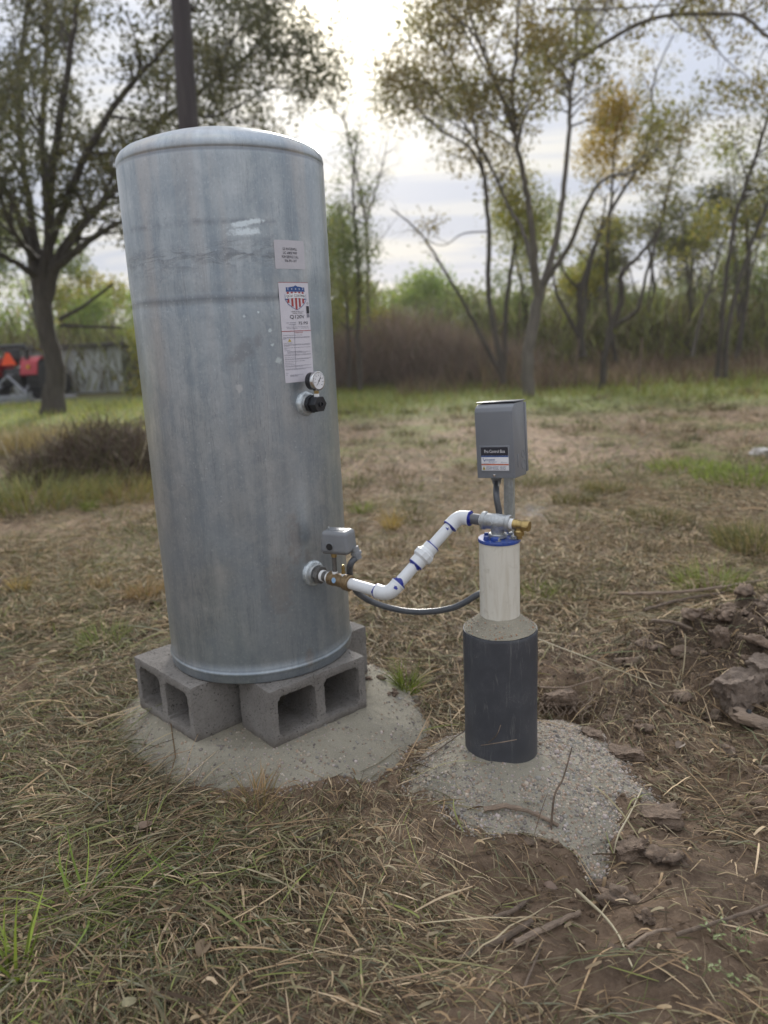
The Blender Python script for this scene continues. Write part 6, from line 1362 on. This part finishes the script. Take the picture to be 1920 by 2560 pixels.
for (x0, y0, x1, y1, h) in ((22, 1030, 38, 930, 0), (30, 1035, 0, 950, 0), (285, 1040, 325, 920, 0)):
    A = at_z(x0 * DS, y0 * DS, -0.1); B = dy(x1, y1, A.y); tag(MB().tube(bez([A, A.lerp(B, .5) + Vector((.02, 0, 0)), B], 5), 0.006, 5).build('dry_stalk', 'reed'), {22: 'pale dry stalk bending right at the left edge', 30: 'pale dry stalk leaning left at the left edge', 285: 'pale dry stalk leaning right in front of the brush heap'}[x0], 'stalk', 'dry stalks by the brush heap')

# shed and tractor
Y = 21.5; base = -0.12
def sx(x): return dy(x, 860, Y).x
x0, x1 = sx(-120), sx(272); zt = dy(150, 752, Y).z
shed = empty('low_shed', ((x0 + x1) / 2, Y, base), 'low grey shed wall behind the large left tree', 'shed')
n = 14; wpan = (x1 - x0) / n
for i in range(n):
    o = MB().box((x0 + wpan * (i + .5), Y, (zt + base) / 2), wpan - 0.012, 0.05, zt - base, None, 0.006).build('wall_panel', 'shed', shed)
MB().box(((x0 + x1) / 2, Y + 1.5, (zt + base) / 2 - .05), x1 - x0 - 0.1, 2.9, zt - base - .1).build('shed_body', 'shed', shed)
MB().box(((x0 + x1) / 2, Y + 1.35, zt + 0.06), x1 - x0 + 0.3, 3.3, 0.09, None, 0.01).build('roof', 'roof', shed)
pd = MB(); Yt = 19.5; cx_ = at_y(35 * DS, 870 * DS, Yt).x
vs = []; 
for k in range(24):
    a = 2 * PI * k / 24; vs.append((cx_ - .4 + 1.75 * math.cos(a) * (1 + .05 * math.sin(5 * a)), Yt + 0.2 + 1.3 * math.sin(a), -0.06)); 
vs += [(v[0], v[1], -0.2) for v in vs]; pd.add(vs, [tuple(range(24))] + [(i, i + 24, (i + 1) % 24 + 24, (i + 1) % 24) for i in range(24)])
tag(pd.build('gravel_pad', 'gravelpad'), 'grey gravel pad the red tractor stands on', None, None, 'structure')
tr = empty('farm_tractor', (cx_, Yt, -0.06), 'small red tractor with roll bar and orange triangle, seen from behind', 'tractor'); X0 = at_y(38 * DS, 800 * DS, Yt).x; zg = -0.06
def V3(x, y, z): return Vector((X0 + x, Yt + y, zg + z))
for s_ in (-1, 1):
    tyre = MB().lathe([(0.26, -0.15), (0.40, -0.16), (0.455, -0.12), (0.465, 0), (0.455, 0.12), (0.40, 0.16), (0.26, 0.15)], V3(s_ * 0.55, 0, 0.465), (1, 0, 0), 28)
    for k in range(20):
        a = 2 * PI * k / 20; tyre.box(V3(s_ * 0.55, 0.465 * math.cos(a), 0.465 + 0.465 * math.sin(a)), 0.28, 0.05, 0.05, Matrix.Rotation(a, 3, 'X'))
    wh_ = tyre.build('rear_wheel', 'rubber', tr); MB().lathe([(0.0, -0.10), (0.24, -0.09), (0.26, 0.09), (0.0, 0.10)], V3(s_ * 0.55, 0, 0.465), (1, 0, 0), 20).build('rim', 'red', wh_)
    MB().lathe([(0.15, -0.09), (0.27, -0.10), (0.30, 0), (0.27, 0.10), (0.15, 0.09)], V3(s_ * 0.5, 1.5, 0.30), (1, 0, 0), 24).build('front_wheel', 'rubber', tr)
    f = MB()
    pts = [(-0.52, 0.62), (-0.42, 0.92), (-0.15, 1.02), (0.25, 1.02), (0.42, 0.92), (0.48, 0.62)]
    for (y1, z1), (y2, z2) in zip(pts, pts[1:]):
        c_ = V3(s_ * 0.50, (y1 + y2) / 2, (z1 + z2) / 2); l = math.hypot(y2 - y1, z2 - z1); f.box(c_, 0.42, l + 0.02, 0.03, Matrix.Rotation(math.atan2(z2 - z1, y2 - y1), 3, 'X'), .008)
    f.box(V3(s_ * 0.30, -0.02, 0.78), 0.03, 0.75, 0.42, None, .01); f.build('fender', 'red', tr)
    MB().box(V3(s_ * 0.50, -0.50, 0.80), 0.08, 0.03, 0.10, None, .01).build('tail_lamp', 'amber', tr)
MB().box(V3(0, 0.1, 0.55), 0.42, 0.9, 0.42, None, .03).build('rear_housing', 'black', tr)
MB().box(V3(0, 1.25, 0.80), 0.50, 1.1, 0.42, None, .06).build('hood', 'red', tr)
seat = MB().box(V3(0, 0.05, 0.88), 0.42, 0.38, 0.10, None, .04); seat.box(V3(0, -0.14, 1.06), 0.40, 0.09, 0.36, Matrix.Rotation(R_(-8), 3, 'X'), .04); seat.build('seat', 'black', tr)
MB().tube([V3(0.0, 0.62, 1.2) + Vector((math.cos(k * PI / 8) * .19, 0.06 * math.sin(k * PI / 8), math.sin(k * PI / 8) * .17)) for k in range(17)], 0.016, 8).tube([V3(0, .62, 1.2), V3(0, .8, .9)], 0.02, 8).build('steering_wheel', 'black', tr)
zr = dy(30, 748, Yt).z - zg
MB().tube(bez([V3(-0.42, -0.3, 0.6), V3(-0.42, -0.3, zr * .6), V3(-0.42, -0.32, zr - .08), V3(-0.34, -0.32, zr), V3(0, -0.32, zr), V3(0.34, -0.32, zr), V3(0.42, -0.32, zr - .08), V3(0.42, -0.3, zr * .6), V3(0.42, -0.3, 0.6)], 4), 0.05, 8).build('roll_bar', 'black', tr)
MB().add([V3(-0.19, -0.42, 0.86), V3(0.19, -0.42, 0.86), V3(0.04, -0.42, 1.16), V3(-0.04, -0.42, 1.16), V3(-0.19, -0.40, 0.86), V3(0.19, -0.40, 0.86), V3(0.04, -0.40, 1.16), V3(-0.04, -0.40, 1.16)], [(0, 1, 2, 3), (7, 6, 5, 4), (0, 4, 5, 1), (1, 5, 6, 2), (2, 6, 7, 3), (3, 7, 4, 0)]).build('warning_triangle', 'orange', tr, smooth=False)
im = empty('box_blade', V3(0.15, -0.9, 0), 'grey rear box blade hitched behind the red tractor', 'implement')
MB().tube([V3(-0.35, -0.95, 0.15), V3(0.1, -0.8, 0.62), V3(0.6, -0.95, 0.15)], 0.035, 6).tube([V3(0.1, -0.8, .62), V3(0.1, -0.5, .6)], .03, 6).tube([V3(-.3, -.9, .2), V3(-.25, -.4, .35)], .03, 6).tube([V3(.5, -.9, .2), V3(.4, -.4, .35)], .03, 6).build('hitch_frame', 'implement', im)
MB().box(V3(0.12, -0.95, 0.09), 1.0, 0.04, 0.14, None, .008).box(V3(-0.48, -1.05, 0.16), 0.03, 0.35, 0.2, None, .005).box(V3(0.66, -1.05, 0.12), 0.03, 0.35, 0.2, None, .005).build('blade', 'implement', im)
# leaning fence posts in the weeds
for (x, y, h, l_) in ((1190, 845, .9, 'leftmost of three thin posts in the weeds, below the dark forked tree'), (1243, 842, 1.0, 'middle one of three thin dark posts in the weeds'), (1378, 848, 1.0, 'rightmost thin post in the brown weeds')):
    p = at_z(x * DS, y * DS, -0.1); t = empty('fence_post', p, l_, 'fence post'); MB().tube([p - Vector((0, 0, .1)), p + Vector((0.04, 0, h))], 0.02, 6).build('post', 'twig', t)
for name, px, py, label in (('tree_stump', 1905, 640 + 1010 - 850, ''),): pass

# thin air haze, one closed box round everything
hz = MB().box((0, 159, 4.5), 562, 346, 13.0, None).build('haze', None, smooth=False)
hm = bpy.data.materials.new('haze'); hm.use_nodes = True; hm.node_tree.nodes.clear()
pv = hm.node_tree.nodes.new('ShaderNodeVolumePrincipled'); pv.inputs['Density'].default_value = 0.0008; pv.inputs['Color'].default_value = (0.95, 0.96, 1, 1); pv.inputs['Anisotropy'].default_value = 0.5
ho = hm.node_tree.nodes.new('ShaderNodeOutputMaterial'); hm.node_tree.links.new(pv.outputs[0], ho.inputs['Volume']); hz.data.materials.append(hm); tag(hz, 'thin warm haze over the field', 'haze', None, 'stuff')
